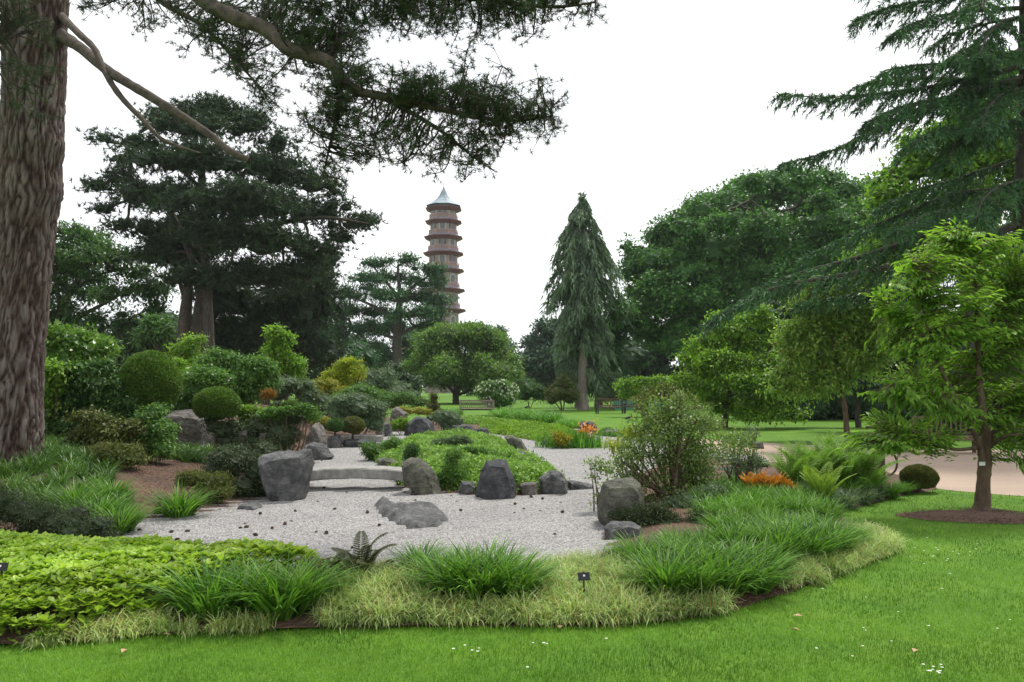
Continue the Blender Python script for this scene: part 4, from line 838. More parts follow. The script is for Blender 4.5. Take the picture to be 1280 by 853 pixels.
    for px, py, rx, ry, dd, n in MS:
        n = max(3, int(n * .66)); ry *= .82
        W = blob_world([(px, py, rx, ry, dd, 0.75)], D); C, O = sample(r, W, n, 0.25, 0.0)
        P = np.repeat(C, 9, 0) + r.normal(size=(n * 9, 3)) * np.array([.10, .12, .07])
        cc = np.array([q[0] for q in nodes]); A = nrm(np.repeat(O, 9, 0) * 0.6 + nrm(P - np.repeat(C, 9, 0)) * 0.8 + Z * 0.25 + rdir(r, n * 9) * 0.4)
        t = np.repeat(r.random(n), 9) * 0.6 + r.random(n * 9) * 0.4
        add_needles(g, P, A, 15, 0.082, 0.008, r, t, 0.95)
        add_needles(g, P - A * 0.04, A, 5, 0.075, 0.008, r, t, 0.95)
        if px < 60: nd = limb_nodes([Ls[7], Ls[4]]) 
        else: nd = nodes
        Pm = twigs(gt, r, nd, C, 0.014, 0.006, 0.05, 8, 5, 0.0)
        t5 = np.linspace(0, 1, 2)[None, :, None]; s0 = np.repeat(C, 9, 0)
        add_tubes(gt, s0[:, None] * (1 - t5) + P[:, None] * t5, np.array([[0.005, 0.003]]) * np.ones((n * 9, 1)), 3)
    g.build('crown', M['pine'], root, kind='stuff'); gt.build('twigs', M['bark_dark'], root, kind='stuff')
big_pine()

# ---- big drooping cedar on the right
def deodar():
    r = rs(); D = 22.0; base = PT(1276, 470, D); b = np.array([base[0], D, 0])
    root = empty('cedar_tree', b, 'large drooping cedar at the right edge with tiers of hanging boughs', 'cedar')
    T = trace_limb(D, [(1284, 555, 0.5), (1284, 470, 0.42), (1285, 300, 0.35), (1286, 150, 0.29), (1286, 0, 0.24), (1286, -200, .16), (1286, -380, 0.04)], 60)
    g = Geo(); add_limbs(g, r, [T], 14, 0.03); g.build('trunk', M['bark_dark'], root, smooth=True)
    Bs = [[(1284, -60), (1200, -40), (1130, -20), (1090, -22)], [(1284, -20), (1190, -2), (1120, 8), (1072, 24)], [(1284, 10), (1210, 14), (1150, 26), (1118, 42)], [(1284, 20), (1230, 30), (1190, 44), (1168, 60)],
          [(1284, 62), (1215, 78), (1150, 82), (1108, 88)], [(1284, 80), (1190, 104), (1110, 116), (1040, 121), (978, 118)], [(1284, 95), (1200, 118), (1130, 132), (1090, 150)],
          [(1284, 100), (1180, 128), (1110, 152), (1045, 186), (980, 204)], [(1284, 112), (1190, 100), (1120, 98), (1075, 108)], [(1284, 150), (1230, 165), (1180, 160), (1140, 180)],
          [(1284, 195), (1200, 222), (1140, 240), (1095, 262)], [(1284, 235), (1190, 245), (1110, 275), (1050, 300), (1005, 322)],
          [(1284, 250), (1180, 285), (1080, 320), (1000, 342), (945, 362)], [(1284, 275), (1170, 320), (1060, 342), (960, 362), (885, 402)], [(1284, 290), (1180, 340), (1080, 365), (1000, 380)], [(1284, 240), (1220, 260), (1160, 268), (1120, 290)],
          [(1284, 60), (1250, 70), (1215, 60), (1190, 72)]]
    W_ = [0, 1, -1, 1.5, -1.5, 0, -2, 1, 2, -2.5, 1, 1.5, 0.5, -0.5, 2, -2.5, -2]
    for q in range(15):     # boughs on the other sides of the trunk
        a = r.uniform(-1.6, 1.6); y0 = r.uniform(-330, 430); ln = r.uniform(70, 170) * (0.55 if y0 < -100 else 1)
        Bs.append([(1284, y0), (1277 + ln * .4 * math.sin(a), y0 + 6), (1277 + ln * .8 * math.sin(a), y0 + 24), (1277 + ln * math.sin(a), y0 + 52)]); W_.append(('c', math.cos(a) * ln * D / F * (1 if q % 5 else -1)))
    for y0, ln, dz in ((20, 50, -2.5), (110, 50, -2.6), (225, 56, -3), (290, 60, -2.6), (-40, 50, -2.6)):
        Bs.append([(1284, y0), (1277 - ln * .45, y0 + 8), (1277 - ln * .85, y0 + 26), (1277 - ln, y0 + 50)]); W_.append(('c', dz))
    g = Geo(); gb = Geo()
    for B, dd in zip(Bs, W_):
        n0 = len(B)
        if isinstance(dd, tuple): ds = [dd[1] * (i / (n0 - 1)) for i in range(n0)]
        else: ds = [dd * (i / (n0 - 1)) for i in range(n0)]
        P, _ = trace_limb(D, [(x, y, .1, d_) for (x, y), d_ in zip(B, ds)], 48)
        Lb = np.linalg.norm(np.diff(P, axis=0), axis=1).sum(); Rb = np.linspace(0.02 + Lb * 0.011, 0.008, 48)
        add_limbs(gb, r, [(P, Rb)], 8, 0.08)
        T_ = nrm(np.gradient(P, axis=0)); side = nrm(np.cross(T_, Z)); m = int(Lb * 7.5)
        for k in range(m):
            u = 0.10 + 0.9 * (k + r.random()) / m; i = min(int(u * 47), 47)
            sg = 1 if k % 2 else -1; ls = (0.38 + 0.9 * (1 - u) * min(1, Lb / 4)) * r.uniform(0.7, 1.3)
            d = nrm(T_[i] * 0.8 + side[i] * sg * r.uniform(0.5, 1.0)); t = np.linspace(0, 1, 8)[:, None]
            Q = P[i] + d * ls * t + Z * (0.10 * ls * t - 0.62 * ls * t ** 2)
            add_tubes(gb, Q[None], np.linspace(0.012, 0.004, 8)[None], 3)
            ns = int(10 + ls * 34); tt = r.uniform(0.05, 1, ns); q = np.stack([np.interp(tt, t[:, 0], Q[:, j]) for j in range(3)], 1)
            q += rdir(r, ns) * 0.02; ax = d * 0.55 - Z * r.uniform(0.1, 1.0, ns)[:, None] + rdir(r, ns) * 0.55; hl = r.uniform(0.10, 0.26, ns)
            tint = r.random() * .5 + r.random(ns) * .5
            add_leaves(g, q, ax, hl, 0.036, r, tint, 0.3, 0.3); add_leaves(g, q + nrm(ax) * hl[:, None] * .5, ax + rdir(r, ns) * .5 - Z * .3, hl * .7, 0.026, r, tint, 0.2, 0.3)
            add_leaves(g, q, rdir(r, ns) * .8 + d * .6 + Z * .3, hl * .5, 0.026, r, tint, 0.3, 0.3)
    g.build('crown', M['cedar'], root, kind='stuff'); gb.build('branches', M['bark_dark'], root, kind='stuff')
deodar()

# ---- trees of the right side
tree('broadleaf_tree', 'bright green broadleaf crown glowing behind the boughs of the right hand cedar', 'tree', 31,
     [[(1210, 530, 0.35), (1215, 430, .3), (1200, 300, 0.22), (1190, 180, 0.08)], [(1205, 320, .15), (1150, 250, .1), (1115, 215, .05)], [(1203, 300, .15), (1240, 220, .1), (1260, 150, .04)]],
     [(1165, 180, 40, 26), (1215, 150, 40, 30), (1255, 120, 34, 30), (1140, 215, 40, 26), (1195, 215, 50, 34), (1250, 190, 44, 36), (1120, 255, 40, 24), (1170, 265, 50, 30), (1230, 260, 50, 36), (1110, 300, 40, 26), (1160, 320, 50, 30), (1225, 320, 50, 36), (1280, 250, 40, 60), (1130, 350, 40, 26), (1108, 232, 22, 16), (1290, 350, 50, 50), (1085, 330, 34, 24), (1075, 370, 34, 24), (1100, 400, 40, 24), (1240, 90, 30, 22), (1290, 150, 40, 40), (1140, 180, 24, 14)],
     'bright', 'bark_dark', dict(ncl=4200, k=7, spread=0.2, L=0.19, Wd=0.12, shell=0.5, droop=0.3, core=0.5), ntw=200, tw=(0.03, 0.01))
r_ = np.random.default_rng(15)
HB = []
for k in range(26): HB.append((760 + 22 * k, 496 + r_.normal(0, 6), 26, 30, r_.normal(0, .8)))
for k in range(20): HB.append((850 + 22 * k, 455 + r_.normal(0, 8), 26, 28, r_.normal(1.5, .8)))
for i, (x0, x1) in enumerate([(935, 1010), (1000, 1080), (1070, 1150), (1140, 1230), (1220, 1330)]):
    r = np.random.default_rng(60 + i); D = [42, 41, 41, 39, 37][i]
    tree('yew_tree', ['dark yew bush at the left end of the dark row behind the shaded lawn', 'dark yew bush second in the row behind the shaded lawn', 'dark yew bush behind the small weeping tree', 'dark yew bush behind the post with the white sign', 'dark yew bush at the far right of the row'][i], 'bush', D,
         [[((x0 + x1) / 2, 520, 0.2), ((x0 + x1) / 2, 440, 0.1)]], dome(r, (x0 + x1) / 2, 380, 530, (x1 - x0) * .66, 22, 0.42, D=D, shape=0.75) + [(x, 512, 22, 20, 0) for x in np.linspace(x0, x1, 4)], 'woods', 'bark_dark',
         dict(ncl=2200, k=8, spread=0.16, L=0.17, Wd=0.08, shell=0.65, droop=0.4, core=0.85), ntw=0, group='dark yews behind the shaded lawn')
tree('maple_tree', 'low spreading bright green maple between the oak and the rose bush', 'maple tree', 33,
     [[(905, 548, 0.16), (908, 510, 0.13), (915, 470, 0.08), (920, 430, 0.04)], [(908, 510, .09), (885, 475, .06), (868, 445, .03)], [(910, 500, .09), (945, 465, .06), (965, 430, .03)], [(908, 520, .08), (930, 505, .05), (960, 512, .02)]],
     [(935, 400, 22, 7), (905, 415, 26, 9), (960, 405, 22, 8), (880, 432, 26, 10), (925, 432, 34, 12), (975, 425, 26, 10), (862, 450, 18, 9), (900, 455, 36, 12, -1), (950, 455, 38, 14, -1), (985, 450, 24, 14), (875, 472, 24, 9), (920, 480, 40, 14, -1.3), (965, 482, 30, 14, -1), (895, 498, 26, 8), (945, 505, 28, 9, -1), (970, 512, 14, 6, -1), (905, 515, 18, 8), (985, 490, 18, 12), (1000, 430, 20, 10, .5), (1005, 465, 20, 12, .5), (850, 478, 18, 7, -1), (868, 492, 16, 6, -1), (948, 388, 16, 5), (900, 398, 16, 5), (985, 518, 22, 6, -1.5), (955, 522, 20, 5, -1.5), (930, 520, 16, 6, -1.2)],
     'maple', 'bark_brown', dict(ncl=3600, k=8, spread=0.16, L=0.14, Wd=0.085, shell=0.4, droop=0.5, flat=0.85, core=0.5), ntw=250, tw=(0.02, 0.008))
tree('cherry_tree', 'glossy green cherry tree with rusty young leaf tips beside the bright maple', 'tree', 25,
     [[(1060, 560, 0.10), (1056, 510, 0.08), (1045, 450, 0.06), (1035, 390, 0.03)], [(1056, 500, .05), (1020, 440, .04), (1000, 400, .02)], [(1050, 480, .05), (1080, 420, .03), (1090, 370, .02)]],
     [(1030, 362, 22, 10), (1065, 360, 24, 12), (1010, 385, 24, 14), (1050, 385, 34, 18), (1090, 380, 24, 20), (1000, 415, 24, 14), (1040, 420, 36, 20), (1085, 415, 30, 24), (1010, 445, 28, 16), (1055, 455, 34, 20), (1095, 450, 26, 22), (990, 470, 26, 10), (1035, 480, 32, 14), (975, 488, 22, 6), (1010, 492, 26, 8), (1100, 350, 20, 14), (1018, 352, 10, 6), (985, 430, 12, 8)],
     'cherry', 'bark_brown', dict(ncl=3000, k=7, spread=0.16, L=0.15, Wd=0.075, shell=0.35, droop=0.35, flat=0.7, core=0.0), ntw=350, tw=(0.014, 0.006))
tree('weeping_tree', 'small dark weeping conifer on a thin straight trunk behind the ferns', 'tree', 33,
     [[(1073, 537, 0.13), (1072, 510, 0.11), (1070, 480, 0.09), (1068, 455, 0.04)]],
     [(1060, 478, 34, 9), (1090, 482, 26, 9), (1035, 488, 22, 9), (1065, 492, 30, 10), (1025, 498, 10, 8), (1095, 495, 20, 8), (1070, 465, 22, 8)], 'cedar_blue', 'bark_dark',
     dict(ncl=800, k=8, spread=0.12, L=0.26, Wd=0.035, shell=0.4, droop=1.3, flat=0.2, outw=0.8), ntw=80, tw=(0.02, 0.008))
for lab, px, D_, yt in (('shady shrub mass under the right hand cedar behind the benches', 1200, 27, 440), ('shady shrub mass at the right edge behind the young tree', 1290, 25, 430)):
    tree('yew_tree', lab, 'bush', D_, [[(px, 560, 0.1), (px, 480, .05)]], dome(rs(), px, yt, 568 - (1 if px < 1250 else 0), 60, 20, 0.4, D=D_), 'woods', 'bark_dark', dict(ncl=1800, k=8, spread=0.12, L=0.13, Wd=0.07, shell=0.6, droop=.3, core=.8), ntw=0)

# ---- the young tree on the lawn
def young():
    r = rs(); D = hit(1232, 640)[1]; b = hit(1232, 641)
    root = empty('young_tree', b, 'young tree with pale green leaves in a ring of bare soil on the right lawn', 'tree')
    Tl = [[(1226, 646, 0.16, 0), (1228, 632, 0.105, 0), (1230, 600, 0.088, 0), (1232, 575, 0.085, 0)],
          [(1234, 580, 0.062, 0), (1232, 540, 0.055, 0), (1226, 500, 0.048, 0), (1222, 450, 0.038, .05), (1221, 400, 0.028, .05), (1218, 350, .016, 0), (1205, 300, .007, 0)],
          [(1230, 585, 0.055, 0), (1224, 555, 0.045, -.05), (1208, 520, 0.036, -.1), (1180, 470, 0.028, -.2), (1165, 430, 0.02, -.25), (1150, 370, .01, -.3), (1140, 330, .006, -.3)],
          [(1232, 575, 0.05, 0), (1240, 545, 0.045, .1), (1262, 520, 0.036, .2), (1290, 490, 0.025, .3), (1330, 450, .012, .4)],
          [(1222, 560, .03, 0), (1195, 562, .022, -.3), (1160, 556, .014, -.5), (1120, 548, .008, -.7)], [(1236, 560, .03, 0), (1260, 545, .024, -.3), (1300, 548, .014, -.5)],
          [(1221, 420, .02, .05), (1245, 395, .015, .1), (1275, 365, .008, .1)], [(1222, 450, .018, 0), (1250, 430, .014, .3), (1290, 410, .007, .5)], [(1195, 495, .02, -.15), (1160, 490, .014, -.5), (1120, 480, .007, -.7)], [(1165, 430, .014, -.2), (1135, 400, .01, -.1), (1105, 385, .006, 0)]]
    L = [trace_limb(D, l, 22) for l in Tl]
    g = Geo(); P, R = L[0]; ns = 18; 
    add_limbs(g, r, L[:1], 16, 0.03)
    for a, ln in ((-0.1, .75), (2.4, .35), (-1.6, .4), (0.6, .5), (3.6, .3)):        # roots showing on the soil
        t = np.linspace(0, 1, 8)[:, None]; q = P[0] + np.array([math.cos(a), math.sin(a), 0]) * ln * t + Z * (0.07 - 0.11 * t ** 1.0); q[:, 2] = np.maximum(q[:, 2], -0.03); add_tubes(g, q[None], np.linspace(0.085, 0.012, 8)[None], 9)
    g.build('trunk', M['bark_brown'], root, smooth=True)
    for l in L[1:]:
        g = Geo(); add_limbs(g, r, [l], 9, 0.04); g.build('limb', M['bark_brown'], root, smooth=True)
    # tiers of leafy sprays
    BL = [(1185, 290, 24, 14), (1165, 310, 26, 12), (1205, 300, 30, 14), (1225, 322, 34, 14), (1150, 330, 30, 14), (1190, 335, 40, 16, -.3), (1265, 305, 28, 14), (1285, 325, 34, 18), (1240, 350, 40, 18, .3), (1125, 355, 26, 9), (1160, 365, 40, 16, -.4), (1205, 375, 44, 18, -.5), (1265, 375, 44, 20), (1105, 362, 14, 7, -.3),
          (1125, 395, 28, 14), (1170, 405, 40, 18, .4), (1220, 415, 44, 20, -.5), (1275, 420, 36, 20), (1115, 430, 26, 14), (1155, 440, 40, 18, -.5), (1205, 455, 44, 20, .5), (1265, 460, 44, 20), (1130, 470, 34, 14, -.4), (1175, 480, 40, 16, .4), (1235, 490, 40, 20, .5), (1285, 500, 30, 20), (1110, 495, 24, 9, -.5), (1150, 508, 40, 13, -.5), (1195, 520, 36, 14, -.4), (1130, 532, 36, 12, -.6), (1170, 545, 34, 12, -.5), (1265, 530, 34, 14, -.2), (1085, 545, 22, 9, -.6), (1110, 558, 26, 9, -.6), (1290, 550, 26, 12, -.2), (1105, 520, 18, 6, -.5), (1275, 575, 16, 8, -.3), (1065, 556, 10, 6, -.6), (1300, 400, 60, 80), (1320, 500, 50, 60)]
    W = blob_world([(q[0], q[1], q[2], q[3], q[4] if len(q) > 4 else 0, .5) for q in BL], D)
    n = 2000; C, O = sample(r, W, n, 0.25, 0.2)
    nodes = limb_nodes(L[1:]); gt = Geo(); k = 9
    Pm = twigs(gt, r, nodes, C, 0.007, 0.0025, 0.02, 7, 3, 0.1)
    g = Geo(); tt = np.linspace(0.5, 1.0, k)
    # leaves hang in two ranks along the last stretch of every twig
    Ps = []; As = []
    d = nrm(Pm[:, -1] - Pm[:, -3]); ln = 0.34
    sd = nrm(np.cross(d, Z))
    for j in range(k):
        f = j / (k - 1); p = Pm[:, -1] - d * ln * (1 - f) ; Ps.append(p + rdir(r, n) * 0.01); As.append(d * (0.5 + f) + sd * (1 if j % 2 else -1) * (1.1 - f) - Z * r.uniform(0.3, 0.9, n)[:, None] + rdir(r, n) * 0.3)
    Ps = np.concatenate(Ps); As = np.concatenate(As); t = np.tile(r.random(n), k) * .5 + r.random(n * k) * .5
    add_leaves(g, Ps, As, 0.105 * r.uniform(.7, 1.25, n * k), 0.046 * r.uniform(.8, 1.2, n * k), r, t, 0.8, 0.2)
    g.build('crown', M['young'], root, kind='stuff'); gt.build('twigs', M['bark_brown'], root, kind='stuff')
    g = Geo(); q = PT(1228, 580, D - .12); box(g, q, (0.085, 0.006, 0.05), 0.1); g.build('name_tag', M['white'], root)
    # soil ring
    c = hit(1222, 647); poly = np.array([(c[0] + 1.0 * math.cos(a) * (1 + .08 * math.sin(3 * a)), c[1] + 0.52 * math.sin(a) * (1 + .1 * math.sin(4 * a + 1))) for a in np.linspace(0, 2 * math.pi, 40)[:-1]])
    sheet('soil_ring', poly, 0.006, M['bed'], 0.1, lambda V: 0.03 * np.clip(edge_dist(V, poly) / .3, 0, 1))
    return poly
RING = young()

# ================================================================== rocks, bridges
Rk = rock
Rk('large upright grey block at the left end of the stone footbridge', [(323, 572), (345, 566), (388, 561), (392, 575), (384, 600), (383, 621), (358, 625), (335, 618), (325, 600)], 'rock', thick=0.7, amp=.035)
Rk('broad brown boulder under the clipped oval bush on the bank', [(192, 548), (201, 524), (213, 516), (250, 513), (266, 518), (276, 535), (276, 558), (205, 556)], 'rock_brown', thick=1.0, amp=.04)
Rk('mossy grey boulder at the right end of the stone footbridge', [(501, 578), (512, 573), (526, 574), (543, 590), (556, 616), (553, 619), (520, 614), (505, 604)], 'rock_moss', thick=0.5, amp=.035)
Rk('tall dark pointed boulder with flat top at the front of the island', [(608, 576), (632, 574), (637, 585), (645, 605), (645, 624), (618, 623), (593, 619), (600, 595)], 'rock_dark', thick=0.5, amp=.03)
Rk('rounded rough grey boulder at the right corner of the island', [(674, 598), (688, 588), (700, 590), (708, 600), (712, 616), (690, 616), (677, 614)], 'rock', thick=0.5, amp=.05)
Rk('small pale angular rock between the pointed and rounded boulders', [(649, 606), (656, 603), (672, 603), (673, 617), (652, 619)], 'rock_brown', thick=0.3, amp=.03)
Rk('low bluish rock left of the tall pointed boulder', [(563, 614), (578, 602), (590, 603), (597, 608), (594, 617), (566, 617)], 'rock', thick=0.3, amp=.04)
Rk('thin flat rock lying on the gravel right of the island', [(709, 601), (722, 602), (741, 607), (742, 613), (712, 612)], 'rock', thick=0.35, amp=.04)
Rk('pale blocky rock behind the footbridge at the island edge', [(472, 574), (479, 572), (492, 574), (500, 577), (500, 590), (473, 588)], 'rock_moss', thick=0.4, amp=.03)
Rk('small dark rock under the right end of the footbridge', [(494, 600), (501, 596), (505, 604), (501, 606)], 'rock_dark', thick=0.2, amp=.04)
Rk('grey rock among the leaves on the right shoulder of the island', [(635, 570), (648, 564), (657, 566), (663, 575), (650, 578), (636, 574)], 'rock', Y=16.4, thick=0.45, amp=.04)
Rk('dark squat rock half sunk in the island leaves', [(619, 561), (634, 560), (637, 568), (622, 568)], 'rock_dark', Y=17.8, thick=0.4, amp=.03)
Rk('flat pale rock by the gravel at the back right of the island', [(630, 546), (640, 544), (652, 550), (660, 562), (650, 566), (640, 556)], 'rock_moss', Y=19.6, thick=0.5, amp=.03)
Rk('dark split block rock behind the island', [(566, 532), (588, 531), (598, 541), (598, 545), (567, 545)], 'rock_dark', Y=27, thick=0.7, amp=.03)
Rk('low square grey slab rock behind the island', [(568, 543), (601, 543), (602, 553), (569, 551)], 'rock', Y=25.5, thick=0.6, amp=.02)
Rk('small dark block rock right of the split block', [(592, 536), (610, 535), (613, 543), (596, 544)], 'rock_dark', Y=28, thick=0.5, amp=.03)
Rk('dark humped boulder left of the split block', [(503, 541), (509, 529), (519, 522), (530, 521), (541, 529), (547, 541)], 'rock_dark', Y=27.5, thick=0.9, amp=.04)
Rk('brown peaked boulder beyond the silvery bushes', [(484, 526), (490, 512), (496, 508), (510, 517), (510, 526)], 'rock_brown', Y=30, thick=0.8, amp=.04)
Rk('small grey rock below the brown peaked boulder', [(478, 541), (480, 530), (488, 528), (492, 542)], 'rock', Y=27, thick=0.4, amp=.04)
Rk('small pale rock beside the end of the far slab', [(468, 545), (472, 535), (480, 534), (481, 546)], 'rock_brown', Y=26.5, thick=0.4, amp=.04)
Rk('dark rounded rock left of the iris clump', [(674, 557), (678, 550), (690, 549), (695, 553), (696, 558)], 'rock_dark', thick=0.4, amp=.03)
Rk('brown rounded rock behind the orange blooms', [(722, 541), (724, 529), (735, 526), (745, 530), (748, 541)], 'rock_dark', Y=29, thick=0.7, amp=.04)
Rk('angular grey rock at the back right of the gravel', [(752, 545), (756, 538), (770, 537), (777, 544), (766, 551), (757, 549)], 'rock', Y=27.2, thick=0.5, amp=.04)
Rk('low dark rock between the two back rocks of the gravel', [(738, 545), (742, 541), (753, 541), (754, 546)], 'rock_dark', Y=28.5, thick=0.4, amp=.03)
Rk('big pale grey block beneath the white flowering rose', [(747, 648), (748, 620), (754, 602), (768, 598), (790, 597), (801, 606), (806, 640), (804, 656), (762, 655)], 'rock_moss', thick=0.6, amp=.03)
Rk('low ledge rock at the foot of the big pale block', [(755, 660), (762, 654), (788, 652), (802, 658), (802, 670), (758, 671)], 'rock', thick=0.35, amp=.03)
Rk('dark retaining rock beyond the rose near the path', [(897, 588), (903, 584), (930, 585), (934, 592), (932, 604), (900, 604)], 'rock_dark', Y=15.2, thick=0.5, amp=.03)
Rk('low mossy dark rock on the path beyond the rose', [(936, 561), (940, 553), (952, 552), (955, 561)], 'rock_moss', Y=22, thick=0.5, amp=.03)
Rk('pyramid shaped brown boulder below the leafy cap on the bank', [(378, 562), (386, 545), (394, 529), (399, 529), (406, 543), (411, 560), (395, 562)], 'rock_brown', Y=19, thick=0.8, amp=.035)
Rk('low domed rock behind the left end of the footbridge', [(372, 573), (382, 557), (392, 553), (404, 556), (418, 571), (392, 574)], 'rock', thick=0.6, amp=.03)
Rk('grey block supporting the left end of the far slab', [(409, 560), (410, 545), (425, 544), (428, 560)], 'rock', thick=0.4, amp=.03)
Rk('dark rock beneath the middle of the far slab', [(427, 560), (430, 550), (452, 549), (470, 552), (468, 559)], 'rock_dark', thick=0.6, amp=.03)
Rk('pale flat stone on the bank below the leafy cap', [(296, 546), (302, 538), (316, 537), (320, 545)], 'rock_brown', Y=16.5, thick=0.5, amp=.03)
Rk('second pale flat stone right of the first below the leafy cap', [(322, 546), (326, 540), (336, 541), (339, 547)], 'rock_brown', Y=16.3, thick=0.4, amp=.03)
Rk('curved pale stone edge showing through the maple near the big trunk', [(74, 460), (80, 458), (90, 464), (96, 472), (92, 476), (84, 470)], 'rock_brown', Y=17, thick=0.5, amp=.02)
Rk('flat grey stone at the shore left of the footbridge block', [(288, 636), (300, 630), (320, 629), (326, 634), (312, 639)], 'rock', thick=0.3, amp=.03)
Rk('small worn grey stone flush with the lawn at the bottom of the view', [(930, 851), (936, 846), (947, 847), (951, 852)], 'rock', thick=0.14, amp=.02)

def flat_rock():                                      # the low lizard-shaped rock out on the gravel
    r = random.Random(4); ol = [(466, 634), (473, 629), (484, 631), (494, 635), (508, 636), (522, 633), (536, 634), (548, 640), (562, 651), (556, 657), (540, 661), (524, 665), (510, 664), (500, 658), (486, 653), (474, 646)]
    poly = poly_px(ol); poly[:, 1] = poly[:, 1]; c = poly.mean(0)
    lo, hi = poly.min(0), poly.max(0); n = 70; xs = np.linspace(lo[0], hi[0], n); ys = np.linspace(lo[1], hi[1], n); X, Y = np.meshgrid(xs, ys); P = np.stack([X.ravel(), Y.ravel()], 1)
    ins = inside(P, poly); d = edge_dist(P, poly) * np.where(ins, 1, -1)
    zz = np.array([0.10 * min(1, max(0, q) / 0.10) ** .7 + 0.07 * math.exp(-(((x - c[0] - .12) / .28) ** 2 + ((y - c[1]) / .3) ** 2)) + 0.06 * math.exp(-(((x - lo[0] - .2) / .12) ** 2 + ((y - hi[1] + .25) / .2) ** 2)) + 0.03 * noise.fractal(Vector((x * 5, y * 5, 0)), 1, 2, 5) - 0.03 + .022 if q > -0.03 else -0.05 for (x, y), q in zip(P, d)])
    idx = np.arange(n * n).reshape(n, n); Fc = np.stack([idx[:-1, :-1], idx[:-1, 1:], idx[1:, 1:], idx[1:, :-1]], -1).reshape(-1, 4); k = (zz[Fc] > -0.045).any(1); g = Geo()
    V = np.column_stack([P, zz]); g.add(V, Fc[k]); o = g.build('flat_rock', M['rock'], origin=(c[0], c[1], 0), smooth=True); tag(o, 'low flat grey rock lying alone on the gravel in front of the footbridge', 'rock')
flat_rock()

def slab_bridge(name, label, a, b_, Y0, Y1, rise, th, wid):
    A = PT(a[0], a[1], Y0); B = PT(b_[0], b_[1], Y1); n = 22; g = Geo(); rows = []
    d = nrm((B - A) * np.array([1, 1, 0])); sd = np.array([-d[1], d[0], 0])
    r = random.Random(3)
    for i in range(n + 1):
        t = i / n; z = rise * 4 * t * (1 - t); p = A * (1 - t) + B * t + Z * z
        bv = 0.018
        sec = [(-wid / 2, -bv), (-wid / 2 + bv, 0), (wid / 2 - bv, 0), (wid / 2, -bv), (wid / 2, -th + bv), (wid / 2 - bv, -th), (-wid / 2 + bv, -th), (-wid / 2, -th + bv)]
        rows += [p + sd * (x + r.uniform(-.004, .004)) + Z * (y + r.uniform(-.004, .004)) for x, y in sec]
    V = np.array(rows); f = [[i * 8 + k, i * 8 + (k + 1) % 8, (i + 1) * 8 + (k + 1) % 8, (i + 1) * 8 + k] for i in range(n) for k in range(8)]
    g.add(V, f); g.add(V[:8], [[0, 1, 2, 3], [0, 3, 4, 7], [4, 5, 6, 7]]); g.add(V[-8:], [[3, 2, 1, 0], [7, 4, 3, 0], [7, 6, 5, 4]])
    o = g.build(name, M['slab'], origin=(A + B) / 2 * np.array([1, 1, 0])); tag(o, label, 'bridge')
slab_bridge('stone_bridge', 'gently arched grey stone slab footbridge linking the bank block to the island', (378, 588), (508, 587), 13.2, 13.2, 0.05, 0.17, 0.5)
slab_bridge('stone_bridge', 'smaller curved stone slab bridge at the far end of the left inlet', (420, 547), (478, 545), 23.2, 23.2, 0.05, 0.18, 0.4)

# ================================================================== shrubs on the left bank
sh = shrub
FM = dict(flat=0.85, droop=0.5)
sh('laurel_bush', 'tall glossy yellow green laurel just right of the big pine trunk', 'bush', 17.5, [(62, 425, 22, 18), (90, 428, 26, 18), (115, 440, 22, 16), (75, 450, 34, 22), (110, 465, 30, 24), (60, 480, 26, 26)], 'laurel', 1500, 6, .09, .11, .055, .5, .1, .5, .7, stems=6)
sh('maple_bush', 'yellow green maple spray against the right side of the big trunk', 'bush', 15.5, [(58, 470, 16, 18), (72, 466, 14, 12), (60, 500, 14, 18), (70, 484, 12, 10)], 'maple', 420, 7, .07, .085, .05, .4, .5, .85, .5, stems=4)
sh('maple_bush', 'wide dark green maple bush between the big trunk and the clipped dome', 'bush', 15.8, [(100, 470, 28, 14), (130, 462, 22, 10), (95, 500, 34, 20), (130, 495, 26, 20), (160, 512, 20, 16), (80, 530, 34, 22), (120, 530, 40, 24), (160, 525, 32, 24), (100, 555, 36, 16), (60, 545, 26, 22)], 'shrub_dark', 3400, 7, .08, .08, .042, .45, .5, .85, .72, stems=7)
sh('maple_bush', 'low spreading yellow green maple in front of the dark maple bush', 'bush', 14.3, [(120, 525, 26, 9), (145, 545, 32, 12), (110, 548, 26, 10), (165, 535, 16, 8), (130, 560, 30, 9), (152, 558, 24, 10)], 'bronze', 900, 8, .07, .07, .04, .4, .5, .85, .6)
sh('maple_bush', 'dense green leafy bush spilling down beside the brown boulder', 'bush', 14.6, [(190, 520, 16, 16), (198, 545, 20, 18), (185, 560, 20, 16), (205, 565, 16, 12), (175, 540, 14, 16)], 'shrub_mid', 1000, 8, .06, .06, .036, .6, .5, .7, .75)
sh('bronze_bush', 'low mounded bronze green bush on the mulch below the maples', 'bush', 13.3, [(135, 572, 24, 13), (160, 574, 28, 13), (150, 566, 20, 10)], 'bronze', 800, 8, .04, .045, .02, .7, .1, .5, .8)
